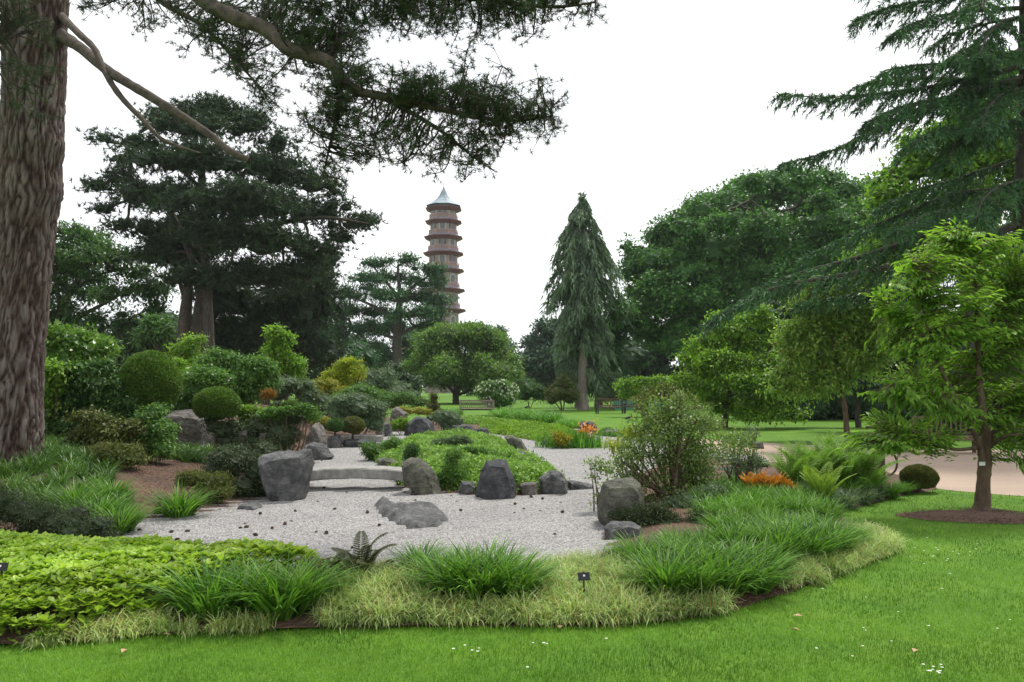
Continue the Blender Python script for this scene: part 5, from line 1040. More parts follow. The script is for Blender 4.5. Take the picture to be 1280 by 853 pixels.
def clipped(label, D, cx, cy, rx, ry, mat='topiary', n=9000, name='clipped_bush', L=0.028, rd=None):
    r = rs(); W = blob_world([(cx, cy, rx, ry, 0) + ((rd,) if rd else ())], D); c, R = W[0]; b = np.array([c[0], c[1], h1(c[0], c[1])]); root = empty(name, b, label, 'clipped bush'); g = Geo()
    d = rdir(r, n); d = d[d[:, 2] > -0.75]; n = len(d); bump = 1 + 0.02 * np.sin(d[:, 0] * 9 + d[:, 2] * 7) + r.normal(0, .012, n)
    P = c + d * R * bump[:, None]; add_leaves(g, P, d * 0.8 + rdir(r, n), L * r.uniform(.7, 1.3, n), L * .6, r, r.random(n), 0.3)
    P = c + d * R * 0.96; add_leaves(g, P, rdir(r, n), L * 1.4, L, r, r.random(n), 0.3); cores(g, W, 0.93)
    g.build('foliage', M[mat], root, kind='stuff')
    g = Geo(); add_tubes(g, [[b - Z * .05, (b + c) / 2, c]], [[.04, .035, .02]], 7); g.build('stem', M['bark_brown'], root); return root
clipped('large clipped green dome on the bank above the brown boulder', 16.2, 187, 479, 36, 39, n=20000, L=.036)
clipped('clipped oval green bush sitting on the broad brown boulder', 16.4, 271, 505.5, 28, 21, n=14000, L=.03)
clipped('left one of two tiny clipped balls behind the leafy cap', 21, 347, 509, 9, 7, 'silver', 1500)
clipped('right one of two tiny clipped balls behind the leafy cap', 20.6, 363, 508, 11, 7, 'topiary', 1500)
clipped('small gold leaved mound left of the dark round bush on the inlet shore', 22.5, 402, 529, 13, 9, 'gold', 1500)
clipped('small very dark round bush among the gold mounds', 22, 419, 532, 11, 9, 'shrub_dark', 1500)
clipped('green yellow round mound just behind the far slab bridge', 22.3, 441, 532, 15, 11, 'bronze', 2200)
clipped('rounded bronze green clipped bush beside the path at the end of the right bed', 12.9, 1149, 597, 21.5, 15, 'bronze', 9000, L=.022)
sh('lime_bush', 'lime yellow bush tucked against the right side of the clipped dome', 'bush', 19.3, [(222, 462, 12, 12), (232, 474, 12, 12), (226, 486, 10, 10)], 'shrub_lime', 350, 7, .06, .07, .035, .6, .2, .6, .7)
sh('flowering_bush', 'loose green bush dotted with small white flowers above the oval bush', 'bush', 18.8, [(245, 475, 22, 16), (262, 480, 18, 16), (240, 500, 22, 18), (228, 515, 16, 14), (278, 478, 14, 10)], 'shrub_mid', 900, 7, .07, .06, .035, .4, .1, .5, .6, extra=flowers('petal', 40, .05))
sh('maple_bush', 'feathery upright maple with pale tips above the clipped dome', 'bush', 25, [(238, 432, 16, 9), (232, 448, 20, 12), (248, 425, 8, 5), (222, 440, 12, 8), (238, 460, 22, 12)], 'maple', 700, 8, .10, .085, .045, .35, .5, .85, .5, stems=4)
sh('maple_bush', 'broad layered green maple bush in the middle of the left bank', 'bush', 22.5, [(280, 450, 22, 10), (310, 455, 24, 11), (262, 462, 18, 12), (295, 470, 34, 14), (330, 462, 14, 10), (270, 485, 24, 14), (310, 488, 34, 16), (335, 480, 18, 16), (290, 500, 30, 12)], 'shrub_mid', 2400, 8, .09, .085, .045, .45, .5, .85, .7)
sh('sapling', 'slender bright green sapling in front of the dark pines', 'tree', 27, [(342, 418, 11, 9), (350, 430, 15, 8), (360, 424, 7, 6), (344, 442, 14, 9), (358, 450, 14, 9), (368, 458, 13, 9), (372, 468, 9, 6), (352, 466, 14, 9)], 'young', 850, 7, .10, .12, .065, .35, .4, .7, .4, stems=4)
sh('green_bush', 'soft green bush right of the layered maple on the bank', 'bush', 24, [(355, 482, 18, 13), (372, 486, 16, 12), (345, 495, 14, 10), (385, 494, 12, 10)], 'silver', 700, 7, .07, .06, .03, .6, .1, .5, .8)
sh('spiky_bush', 'small rusty orange spiky plant on the left bank', 'plant', 20.5, [(335, 495, 7, 5)], 'rust_dull', 110, 7, .03, .12, .02, .3, -.8, .2, .0, stems=2, sub=0)
sh('lime_bush', 'bright lime mat of leaves right of the clipped oval bush', 'ground cover', 17, [(310, 518, 20, 7), (330, 521, 18, 8), (318, 530, 24, 9), (340, 530, 12, 8)], 'shrub_lime', 900, 8, .04, .05, .03, .7, .1, .7, .85)
sh('spreading_bush', 'dark bush with a bright leafy cap overhanging the pyramid boulder', 'bush', 16.4, [(345, 528, 30, 12), (372, 521, 22, 8), (330, 545, 30, 16), (360, 545, 26, 18), (315, 560, 24, 16), (345, 565, 28, 14), (290, 565, 22, 18), (300, 545, 12, 12), (282, 540, 16, 14), (268, 535, 16, 10)], 'twiggy', 2000, 8, .06, .045, .022, .5, .3, .5, .75)
sh('spreading_bush', 'thin sheet of fresh green leaves capping the dark bank bush', 'bush', 16.2, [(352, 515, 22, 4.5), (375, 514, 22, 5), (340, 520, 18, 4.5), (392, 521, 8, 5)], 'shrub_mid', 600, 7, .04, .045, .028, .7, .0, .6, .8)
sh('twiggy_bush', 'dark twiggy spreading bush leaning over the upright block by the footbridge', 'bush', 12.3, [(300, 572, 26, 16), (322, 590, 28, 20), (285, 590, 26, 18), (305, 612, 36, 18), (340, 600, 14, 20, -.2), (270, 572, 20, 12), (335, 565, 18, 12, .4), (280, 618, 22, 12), (325, 622, 20, 10)], 'twiggy', 2200, 9, .05, .04, .014, .4, .3, .4, .68)
sh('bronze_bush', 'small bronze tipped bush behind the lone grass tuft on the mulch', 'bush', 11.5, [(258, 604, 22, 14), (238, 602, 18, 10), (268, 618, 18, 14)], 'bronze', 800, 8, .04, .04, .016, .5, .0, .5, .75)
sh('silvery_bush', 'silvery green leafy bush at the head of the left inlet', 'bush', 24, [(385, 508, 18, 10), (405, 512, 20, 14), (395, 522, 20, 10)], 'silver', 900, 7, .06, .06, .03, .6, .1, .5, .85)
sh('silvery_bush', 'large silver green bush behind the far slab bridge', 'bush', 23.6, [(425, 508, 24, 12), (450, 510, 24, 13), (470, 515, 18, 13), (440, 522, 30, 12), (468, 530, 16, 12), (420, 520, 16, 12)], 'silver', 1700, 7, .06, .06, .03, .6, .1, .5, .85)
sh('yellow_maple', 'golden yellow little maple on a thin leaning stem', 'maple tree', 29, [(430, 457, 14, 7), (442, 454, 9, 5), (422, 468, 18, 8), (438, 472, 14, 8), (412, 478, 12, 6), (446, 464, 8, 6), (428, 482, 16, 6)], 'yellow', 1000, 8, .10, .085, .045, .3, .4, .85, .45, stems=3)
sh('azalea_bush', 'yellow azalea bush with peach tips left of the golden maple', 'bush', 28, [(395, 485, 12, 7), (408, 482, 14, 7), (422, 490, 16, 7), (400, 494, 16, 8)], 'gold', 500, 7, .07, .06, .035, .5, 0, .6, .8)
sh('green_bush', 'fresh green bush at the foot of the golden maple', 'bush', 27, [(440, 492, 20, 10), (455, 496, 16, 10), (428, 498, 14, 8)], 'shrub_mid', 600, 7, .07, .07, .035, .6, .1, .5, .8)
sh('grey_bush', 'grey green airy bush left of the dome tree', 'bush', 46, [(465, 472, 18, 12), (480, 478, 16, 14), (455, 485, 18, 12), (475, 492, 22, 10)], 'silver', 900, 7, .12, .12, .05, .5, .1, .5, .8)
sh('grey_bush', 'grey green low bush under the left side of the dome tree', 'bush', 50, [(500, 488, 14, 10), (515, 495, 14, 8), (490, 496, 14, 8)], 'silver', 500, 7, .12, .12, .05, .5, .1, .5, .8)
sh('green_bush', 'low fresh green bush before the dome tree on the left', 'bush', 36, [(480, 498, 20, 7), (505, 500, 18, 7), (525, 504, 14, 5), (490, 506, 20, 5)], 'shrub_mid', 700, 7, .09, .09, .045, .6, .1, .6, .8)
sh('dwarf_conifer', 'small upright olive conifer left of the bench', 'conifer', 33, [(541, 498, 5, 7), (541, 508, 8, 9), (542, 519, 10, 8)], 'bronze', 450, 7, .05, .06, .025, .6, .0, .4, .8, stems=2)
sh('golden_cover', 'golden orange low mat left of the small upright conifer', 'ground cover', 32, [(515, 514, 14, 4), (530, 516, 14, 4), (550, 519, 9, 4), (503, 513, 7, 3)], 'gold', 500, 7, .05, .05, .03, .6, 0, .7, .8, stems=0)
sh('grey_bush', 'grey green rounded bush in front of the small upright conifer', 'bush', 28.5, [(548, 523, 12, 8), (560, 528, 16, 13), (566, 540, 10, 10)], 'silver', 700, 7, .05, .05, .022, .6, .1, .5, .85)
sh('green_bush', 'bright green tuft between the two dark boulders', 'plant', 27.6, [(498, 531, 12, 7), (507, 534, 9, 5)], 'shrub_lime', 260, 7, .05, .08, .03, .5, -.1, .5, .8)
sh('heather_bush', 'dark green heathery mound at the left tip of the island', 'bush', 18.2, [(474, 566, 17, 12), (488, 560, 14, 10), (470, 574, 12, 8)], 'shrub_mid', 900, 7, .04, .05, .02, .7, 0, .4, .85)
sh('juniper_bush', 'upright dark juniper spray on the front of the island', 'bush', 13.0, [(566, 590, 13, 18), (555, 600, 12, 14), (578, 598, 10, 14), (562, 575, 8, 10), (572, 570, 5, 9)], 'shrub_mid', 700, 8, .035, .045, .016, .5, -.3, .3, .6)
sh('juniper_bush', 'small dark green bun bush left of the mossy boulder on the island', 'bush', 14.4, [(516, 566, 9, 8), (510, 572, 8, 6)], 'shrub_dark', 350, 7, .03, .035, .018, .7, 0, .5, .85)
sh('flowering_bush', 'rounded bush covered with white blossom behind the bench', 'bush', 47, [(620, 486, 20, 10), (612, 496, 16, 12), (636, 494, 14, 12), (624, 502, 24, 10)], 'shrub_mid', 1600, 6, .08, .09, .05, .7, .1, .5, .85, extra=flowers('petal', 420, .10, 5))
sh('green_bush', 'dark round bush left of the brown green bush behind the lawn', 'bush', 62, [(660, 486, 16, 12), (672, 492, 14, 10), (650, 494, 10, 8)], 'shrub_dark', 700, 7, .14, .14, .07, .6, .1, .5, .85)
sh('brown_bush', 'olive brown conical bush left of the tall cypress trunk', 'bush', 56, [(702, 478, 12, 9), (700, 492, 18, 12), (690, 498, 12, 10), (712, 496, 12, 12)], 'bronze', 900, 7, .12, .12, .05, .6, .4, .4, .85)
sh('green_bush', 'pale leafy bush right of the tall cypress at the wood edge', 'bush', 58, [(768, 478, 9, 10), (775, 488, 12, 10), (760, 496, 14, 6)], 'silver', 500, 7, .12, .12, .06, .6, .1, .5, .8)
sh('lime_maple', 'light green maple sprays above the green netting', 'maple tree', 44, [(780, 482, 14, 6), (800, 478, 16, 7), (815, 486, 14, 7), (790, 492, 18, 6), (806, 498, 18, 6), (826, 478, 10, 6)], 'maple', 800, 7, .12, .13, .07, .35, .4, .8, .5, stems=4)
# ---- the white flowering rose on the right of the court
sh('rose_bush', 'large airy rose bush with scattered white flowers over the pale block rock', 'rose bush', 11.3,
   [(800, 570, 30, 22), (830, 545, 40, 30), (865, 550, 40, 30), (835, 580, 44, 28), (880, 575, 36, 26), (800, 605, 30, 26), (840, 615, 44, 30), (875, 605, 30, 26), (820, 515, 26, 20), (855, 520, 30, 20), (815, 640, 26, 20), (850, 640, 30, 18), (915, 560, 30, 18), (780, 580, 18, 20), (845, 505, 26, 12), (880, 530, 26, 14), (810, 530, 22, 14)],
   'rose', 3300, 6, .06, .042, .026, .05, .3, .5, .0, stems=26, extra=flowers('petal', 26, .035, 6, 'flower', shell=.8))
sh('rose_bush', 'thin tall rose shoots with bronze tips rising above the big rose bush', 'rose bush', 11.9,
   [(820, 490, 22, 9), (845, 496, 24, 14), (870, 510, 22, 12), (800, 510, 14, 14), (812, 500, 16, 10), (890, 535, 18, 12)], 'bronze', 420, 6, .05, .04, .022, .1, .2, .5, .0, stems=12)
sh('rose_bush', 'yellow green rose growth on the left flank of the big rose bush', 'rose bush', 11.9, [(790, 545, 18, 12), (775, 560, 14, 12), (808, 540, 12, 8)], 'yellow', 260, 6, .05, .042, .026, .2, .2, .5, .0, stems=8)
sh('rose_bush', 'arching bare-stemmed rose shoots reaching toward the path on the right', 'rose bush', 12.2, [(925, 555, 22, 12), (935, 580, 14, 16), (910, 580, 18, 14), (940, 540, 12, 6)], 'silver', 420, 6, .05, .036, .022, .1, .3, .5, .0, stems=14)
sh('rose_bush', 'sparse rose sprays hanging over the gravel left of the pale block rock', 'rose bush', 10.8, [(752, 588, 16, 14), (740, 580, 9, 6), (762, 610, 12, 12), (748, 625, 8, 10)], 'rose', 130, 6, .05, .045, .028, .1, .3, .6, .0, stems=5)
sh('blue_green_bush', 'grey green mounded bush at the foot of the rose', 'bush', 10.6, [(862, 628, 26, 14), (885, 620, 20, 12), (845, 640, 18, 10)], 'silver', 900, 7, .04, .035, .018, .6, .1, .5, .8)
sh('juniper_bush', 'low dark juniper with feathery tips beside the pale block rock', 'bush', 9.4, [(805, 650, 26, 10), (835, 655, 34, 12), (795, 664, 18, 9), (850, 668, 30, 9), (820, 640, 18, 7), (780, 645, 14, 6), (875, 650, 14, 9)], 'twiggy', 1500, 9, .045, .045, .012, .3, -.1, .4, .62)
sh('grey_bush', 'grey green small bush between the retaining rock and the orange fern', 'bush', 14, [(930, 592, 12, 9), (922, 600, 12, 8), (945, 580, 14, 8)], 'silver', 400, 7, .04, .04, .02, .6, 0, .5, .8)

# ================================================================== ground covers (uncountable)
def poly_pts(r, poly, n):
    lo, hi = poly.min(0), poly.max(0); P = r.uniform(lo, hi, (int(n * 4), 2)); return P[inside(P, poly)][:n]
def lumpy(P, s=2.0, a=1.0):
    return a * np.array([noise.noise(Vector((x * s, y * s, 3.3))) for x, y in P])
def cover(name, label, pts, mat, n, k, L, Wd, h, world=False, flat=0.6, spread=0.04, up=0.6, lump=.9):
    r = rs(); poly = pts if world else poly_px(pts); P = poly_pts(r, poly, n); n = len(P); e = np.clip(edge_dist(P, poly) / 0.18, 0, 1) ** .5
    z = H(P) + h * e * (1 + lump * lumpy(P, 2.2)) 
    C = np.column_stack([P, z]); Pp = np.repeat(C, k, 0) + r.normal(size=(n * k, 3)) * np.array([spread, spread, spread * .5])
    # part of the leaves sit lower down the stems
    Pp[:, 2] -= r.random(n * k) ** 2 * h * np.repeat(e, k) * 0.9
    A = rdir(r, n * k) + Z * up; t = np.repeat(r.random(n), k) * .5 + r.random(n * k) * .5
    g = Geo(); add_leaves(g, Pp, A, L * r.uniform(.7, 1.3, n * k), Wd, r, t, flat)
    o = g.build(name, M[mat]); tag(o, label, 'ground cover', None, 'stuff'); return o
cover('ground_cover', 'fresh green leafy carpet covering the island', [(478, 590), (505, 611), (560, 617), (600, 620), (650, 620), (695, 616), (708, 609), (684, 586), (656, 577), (650, 567), (626, 559), (600, 555), (548, 555), (494, 562), (468, 574)], 'cover', 11000, 6, .065, .036, .15)
cover('ground_cover', 'yellow green carpet of the bed beyond the island', [(600, 541.5), (650, 549), (690, 556), (715, 556), (722, 546), (700, 537.5), (640, 533), (600, 534)], 'shrub_lime', 5000, 6, .07, .04, .12)
cover('ground_cover', 'mid green carpet in the bed nearest the bench', [(556, 527), (620, 530.5), (650, 534), (640, 538), (600, 537), (560, 534)], 'cover', 2500, 6, .08, .045, .14)
cover('ground_cover', 'golden carpet strip along the little path', [(560, 526), (600, 528), (612, 530.5), (600, 532), (560, 530)], 'gold', 1200, 6, .07, .04, .10)
cover('ground_cover', 'leafy green growth on the far shore right of the iris', [(745, 545.5), (800, 551), (850, 559), (840, 552), (780, 545), (750, 543.5)], 'shrub_mid', 1800, 6, .06, .03, .14)
def pachysandra():
    r = rs(); poly = poly_px([(-260, 690), (0, 697), (110, 706), (150, 714), (300, 724), (400, 730), (400, 742), (330, 752), (250, 768), (215, 782), (110, 800), (60, 808), (0, 810), (-260, 822)]); n = 4300; P = poly_pts(r, poly, n); n = len(P)
    e = np.clip(edge_dist(P, poly) / .16, 0, 1) ** .6; z = H(P) + .06 + .15 * e * (1 + .35 * lumpy(P, 2.5)) ; C = np.column_stack([P, z]); g = Geo(); k = 8
    a = r.uniform(0, 6.28, (n, 1)) + np.arange(k)[None] * 2.4; el = r.uniform(.15, .95, (n, k)); sz = r.uniform(.65, 1.35, (n, 1)) * r.uniform(.8, 1.15, (n, k))
    A = np.stack([np.cos(a) * np.cos(el), np.sin(a) * np.cos(el), np.sin(el)], -1).reshape(-1, 3); t = np.repeat(r.random(n), k) * .6 + r.random(n * k) * .4
    Pq = np.repeat(C, k, 0); Pq[:, 2] -= r.random(n * k) * .015; sz = sz.ravel()
    # blunt leaf: two quads each
    Sd = nrm(np.cross(A, Z)); N = np.cross(Sd, A); L = (.068 * sz)[:, None]; W_ = (.038 * sz)[:, None]
    v = [Pq, Pq + A * L * .35 + Sd * W_ * .35 + N * .003, Pq + A * L * .72 + Sd * W_ * .5, Pq + A * L - N * .008, Pq + A * L * .72 - Sd * W_ * .5, Pq + A * L * .35 - Sd * W_ * .35 + N * .003, Pq + A * L * .72 - N * W_ * .15]
    m = n * k; base = (np.arange(m) * 7)[:, None]; V = np.stack(v, 1).reshape(-1, 3)
    g.add(V, np.concatenate([base + np.array([[0, 1, 2, 6]]), base + np.array([[0, 6, 4, 5]])]), np.tile(t, 2)); g.add(V, np.zeros((0, 3)), None)
    g.add(V, np.concatenate([base + np.array([[2, 3, 6]]), base + np.array([[6, 3, 4]])]), np.tile(t, 2))
    # lower leaves hide the soil
    n2 = 6000; P2 = poly_pts(r, poly, n2); n2 = len(P2); z2 = H(P2) + r.random(n2) * .12 * np.clip(edge_dist(P2, poly) / .1, .2, 1); add_leaves(g, np.column_stack([P2, z2]), rdir(r, n2) + Z * .2, .065, .03, r, r.random(n2) * .6, .7)
    st = Geo(); q = C[::4]; add_tubes(st, np.stack([q - Z * .17, q - Z * .08, q], 1), np.full((len(q), 3), .003), 3)
    o = g.build('ground_cover', M['pach']); tag(o, 'bright lime green spurge carpet with whorled leaves filling the lower left bed', 'ground cover', None, 'stuff')
pachysandra()
def sedge():
    r = rs(); g = Geo()
    R1 = [(poly_px([(350, 789), (450, 785), (600, 783), (750, 783), (830, 779), (888, 770), (912, 764), (880, 752), (800, 735), (760, 722), (700, 728), (660, 738), (560, 742), (490, 735), (430, 728), (400, 745), (370, 765)]), 620, 1.0, 0),
          (poly_px([(30, 810), (100, 805), (200, 796), (330, 791), (370, 789), (390, 775), (330, 772), (260, 770), (200, 780), (100, 795)]), 110, .75, .1),
          (poly_px([(975, 742), (1015, 735), (1050, 719), (1095, 702), (1122, 690), (1108, 674), (1075, 668), (1050, 688), (1010, 705), (970, 722)]), 200, .9, -.05)]
    for poly, nc, sc, tb in R1:
        P = poly_pts(r, poly, nc)
        for cx, cy, cs in CL_POS:
            P = P[np.hypot(P[:, 0] - cx, (P[:, 1] - cy + .05) * 1.25) > .27 * cs]
        nc = len(P); z = H(P); k = 62
        az = r.uniform(0, 6.28, (nc, k)); out = nrm(np.array([[.25, -1]]) + P * 0)  # tufts lean towards the lawn
        lean = np.abs(r.normal(.42, .28, (nc, k))); base = np.column_stack([P, z]); Pp = np.repeat(base, k, 0) + np.column_stack([r.normal(0, .035, (nc * k, 2)), np.zeros(nc * k)])
        t = np.clip(np.repeat(r.random(nc), k) * .45 + r.random(nc * k) * .45 + .02 + tb, 0, 1) ; t[r.random(nc * k) < .06] = .97
        L = np.repeat(r.uniform(.75, 1.2, nc), k) * r.uniform(.10, .26, nc * k) * sc
        add_blades(g, Pp, az.ravel(), lean.ravel(), L, .0075, r, t, 3, 1.5)
    o = g.build('sedge', M['sedge']); tag(o, 'creamy yellow variegated sedge edging the front of the bed along the lawn', 'sedge', None, 'stuff')

# ================================================================== strap-leaved clumps (countable)
def lily_mesh(seed, n=330, Lm=.42, w=.013, sp=.07, arch=1.0):
    r = np.random.default_rng(seed); g = Geo(); az = r.uniform(0, 6.28, n); q = np.sqrt(r.random(n)) * sp; P = np.stack([np.cos(az) * q, np.sin(az) * q, np.zeros(n) - .02], 1)
    lean = .05 + q / sp * .5 + np.abs(r.normal(0, .12, n)); add_blades(g, P, az + r.normal(0, .5, n), lean, Lm * r.uniform(.65, 1.15, n), w * r.uniform(.7, 1.2, n), r, r.random(n), 4, arch); return g.mesh('clump', M['lily'])
LM = [lily_mesh(i, 300, .58, .021, .16, .80) for i in range(5)]; LS = [lily_mesh(20 + i, 260, .26, .009, .08) for i in range(3)]
rl = np.random.default_rng(77)
CL_POS = []
def clump(px, py, sc, label, group, ms=LM, mat=None, zsc=1.0, name='grass_clump', cat='grass clump'):
    p = hit(px, py); CL_POS.append((p[0], p[1], sc)); me = ms[rl.integers(0, len(ms))]
    o = link(name, me, loc=(p[0], p[1], h1(p[0], p[1])), rot=(0, 0, rl.uniform(0, 6.28)), scale=(sc, sc, sc * zsc * rl.uniform(.92, 1.08))); tag(o, label, cat, group); return o
GN = 'strap leaved clumps at the front of the bed'
for px, py, sc, lab in [(262, 772, .92, 'big dark green grassy clump right of the lime carpet'), (305, 765, .8, 'grassy clump squeezed between the two big ones at the left'), (352, 768, 1.0, 'big arching grassy clump left of the brown fern spray'), (385, 757, .7, 'smaller grassy clump behind the right side of the left pair'), (240, 752, .6, 'small grassy clump at the back of the left pair'),
                        (525, 722, .62, 'low grassy clump at the left foot of the central mass'), (560, 746, .85, 'grassy clump at the left of the central mass'), (598, 750, .95, 'tallest grassy clump in the middle of the central mass'), (640, 747, .8, 'grassy clump at the right of the central mass'), (580, 730, .7, 'grassy clump behind the middle of the central mass'), (622, 731, .72, 'grassy clump at the back right of the central mass')]:
    clump(px, py, sc, lab, GN)
GR = 'strap leaved clumps of the right bed'
RR = [(782, 708, .55), (800, 712, .75), (838, 708, .7), (832, 745, .95), (868, 748, .85), (905, 742, .95), (940, 738, .9), (885, 724, .85), (860, 716, .75), (925, 716, .8), (958, 722, .8), (975, 702, .85), (1010, 700, .95), (1040, 692, .85), (1062, 680, .6), (990, 686, .8), (1025, 676, .75), (950, 690, .75), (915, 694, .75), (1000, 668, .7), (880, 692, .7), (848, 690, .6), (965, 670, .7), (930, 672, .65), (900, 668, .6)]
lb = ['leftmost small clump of the right bed beside the juniper', 'second clump from the left in the right bed', 'clump just behind the second on the left of the right bed', 'front row clump nearest the name stake', 'front row clump right of the one by the stake', 'wide front row clump above the bare soil', 'front row clump at the right end above the bare soil', 'clump in the second row behind the wide front one', 'second row clump toward the rose', 'second row clump above the front right one', 'clump stepping back beside the cream sedge', 'clump behind the start of the cream sedge', 'large clump right of centre above the cream sedge', 'silvery edged clump near the right tip of the bed', 'small last clump at the right tip of the bed', 'clump behind the large one above the sedge', 'clump behind the silvery edged one', 'middle clump of the third row', 'third row clump left of the middle one', 'rear clump near the lawn edge', 'rear clump nearest the juniper', 'small rear clump beside the low juniper tips', 'rear clump left of the lawn edge one', 'rear clump in the middle of the bed', 'rear clump right of the rose foot']
for (px, py, sc), l in zip(RR, lb): clump(px, py, sc * .88, l, GR)
sedge()
def tufts(name, label, polypx, nc, sc, ms, mat, zs=1.0, cat='grass'):
    # a band nobody could count: many tufts joined in one mesh
    r = rs(); poly = poly_px(polypx); P = poly_pts(r, poly, nc); g = Geo()
    for x, y in P:
        n = 42; az = r.uniform(0, 6.28, n); q = np.sqrt(r.random(n)) * .08 * sc; b = np.stack([x + np.cos(az) * q, y + np.sin(az) * q, np.full(n, h1(x, y) - .01)], 1)
        add_blades(g, b, az + r.normal(0, .5, n), .1 + np.abs(r.normal(.3, .2, n)), ms * r.uniform(.6, 1.15, n) * r.uniform(.8, 1.2), .015 * sc, r, np.clip(r.random() * .5 + r.random(n) * .5, 0, 1), 3, 1.0)
    o = g.build(name, M[mat]); tag(o, label, cat, None, 'stuff'); return o
tufts('grassy_cover', 'soft green grassy drift between the rose and the orange fern', [(880, 668), (960, 668), (1045, 655), (1040, 640), (980, 625), (940, 618), (895, 622), (870, 640)], 230, 1.0, .30, 'lily')
tufts('grassy_cover', 'grey green grassy edging along the lawn below the ferns', [(985, 640), (1046, 641), (1092, 631), (1100, 622), (1060, 618), (1000, 622)], 110, 1.0, .26, 'silver')
tufts('grassy_cover', 'dark grassy drift around the base of the big pine trunk', [(-120, 640), (0, 650), (90, 655), (158, 655), (160, 630), (130, 610), (150, 590), (110, 576), (40, 574), (-120, 590)], 420, 1.2, .33, 'lily_far')
tufts('grassy_cover', 'green grassy strip below the broad brown boulder', [(200, 592), (240, 594), (285, 588), (290, 572), (250, 566), (205, 570)], 130, 1.2, .24, 'lily_far')
tufts('tall_grass', 'tall green grasses along the far side of the little path right of the bench', [(618, 524), (650, 527), (692, 530.5), (698, 530), (690, 527), (650, 521), (620, 519)], 150, 3.2, .62, 'reed')
tufts('tall_grass', 'small patch of grasses left of the bench', [(556, 521), (573, 522), (573, 519), (558, 518)], 40, 2.4, .5, 'reed')
tufts('tall_grass', 'sparse grasses just left of the brown rounded rock', [(700, 534), (722, 537), (724, 533), (706, 531)], 50, 2.0, .4, 'reed')
clump(224, 646, .95, 'single green grassy clump on the mulch at the gravel edge', None)
for px, py, sc, l in [(120, 655, .9, 'grassy clump at the right side of the drift by the gravel'), (148, 668, .85, 'rounded grassy clump overhanging the left tip of the gravel'), (95, 640, .9, 'grassy clump in the middle of the drift below the big trunk'), (140, 630, .8, 'upper right grassy clump of the drift by the mulch')]:
    clump(px, py, sc, l, 'grassy clumps below the big pine')
for px, py, sc, l in [(1112, 622, .6, 'low leafy tuft left of the rounded bronze bush'), (1130, 617, .5, 'small tuft at the foot of the rounded bronze bush'), (1085, 612, .85, 'tall grassy clump at the foot of the wooden post'), (1060, 620, .7, 'grassy clump right of the pale fern')]:
    clump(px, py, sc, l, 'grassy clumps around the wooden post')
sh('twiggy_bush', 'dark wiry bush behind the lime carpet at the left', 'bush', 8.6, [(20, 640, 44, 26), (70, 655, 40, 24), (110, 665, 34, 20), (40, 670, 50, 20), (90, 680, 44, 14), (135, 680, 20, 12), (-30, 640, 50, 30)], 'twiggy', 3600, 9, .045, .032, .010, .2, .1, .4, .62, stems=14)
sh('lime_bush', 'tiny lime yellow plant on the mulch beside the lone grassy clump', 'plant', 10.6, [(198, 641, 9, 3.5), (206, 639, 7, 3)], 'shrub_lime', 160, 6, .02, .03, .018, .6, 0, .7, .7, stems=0)

# ================================================================== ferns
def frond_mesh(seed, L, W, arch, lean, mat, n=22, pw=.016):
    r = np.random.default_rng(seed); g = Geo(); t = np.linspace(0, 1, n + 1); th = lean + arch * t ** 1.3; st = L / n
    P = np.zeros((n + 1, 3)); 
    for i in range(n): P[i + 1] = P[i] + st * np.array([math.sin(th[i]), 0, math.cos(th[i])])
    add_tubes(g, P[None], np.linspace(.006, .0015, n + 1)[None], 3)
    T = nrm(np.gradient(P, axis=0)); q = P[3:]; TT = T[3:]; tt = t[3:]
    wd = W * np.sin(np.pi * np.clip(tt * .9 + .08, 0, 1)) ** .8 + .012
    for s in (-1, 1):
        A = np.array([[0, s, 0]]) + TT * .45 - Z * .10; A = nrm(A); m = len(q); N = nrm(np.cross(A, TT)) ; 
        # every pinna is a toothed strip: main blade plus small leaflets
        for f in np.linspace(.12, .92, 6):
            pp = q + A * (wd * f)[:, None]; ll = wd * .26 * (1 - f * .55)
            for s2 in (-1, 1):
                B = A * .75 + TT * s2 * .8; add_leaves(g, pp, B + rdir(r, m) * .1, ll + .012, .55 * ll + .006, r, r.random(m) * .6 + .2, .9, .1)
    return g.mesh('frond', M[mat])
def fern(label, px, py, mat, n, L, W, arch, lean, sc=1.0, group=None, seeds=3, name='fern', half=None):
    p = hit(px, py); b = np.array([p[0], p[1], h1(p[0], p[1])]); root = empty(name, b, label, 'fern', group); r = rs()
    ms = [frond_mesh(200 + i + px, L, W, arch, lean, mat) for i in range(seeds)]
    for i in range(n):
        az = i * 2.4 + r.normal(0, .25); s_ = sc * r.uniform(.75, 1.1); 
        o = link('frond', ms[i % seeds], root, loc=(math.cos(az) * .04, math.sin(az) * .04, 0), rot=(r.normal(0, .12), r.normal(0, .18) - .12, az), scale=(s_, s_, s_))
    return root
GF = 'green ferns along the path'
for px, py, s_, l in [(992, 618, .85, 'green fern at the left end of the fern bank behind the orange fern'), (1022, 614, .9, 'tall green fern behind the pale fern on its left'), (1052, 614, 1.0, 'tallest green fern in the middle of the fern bank'), (1078, 616, .9, 'green fern leaning against the wooden post'), (1035, 606, .95, 'green fern at the back of the fern bank by the path'), (1005, 606, .85, 'back left green fern by the path'), (1066, 606, .85, 'back right green fern by the path'), (1090, 622, .55, 'small green fern in front of the wooden post')]:
    fern(l, px, py, 'fern', 17, .95, .12, 1.25, .12, s_, GF)
fern('pale yellow green fern standing out in front of the green ferns', 1028, 634, 'fern_light', 13, .62, .10, .9, .25, 1.0)
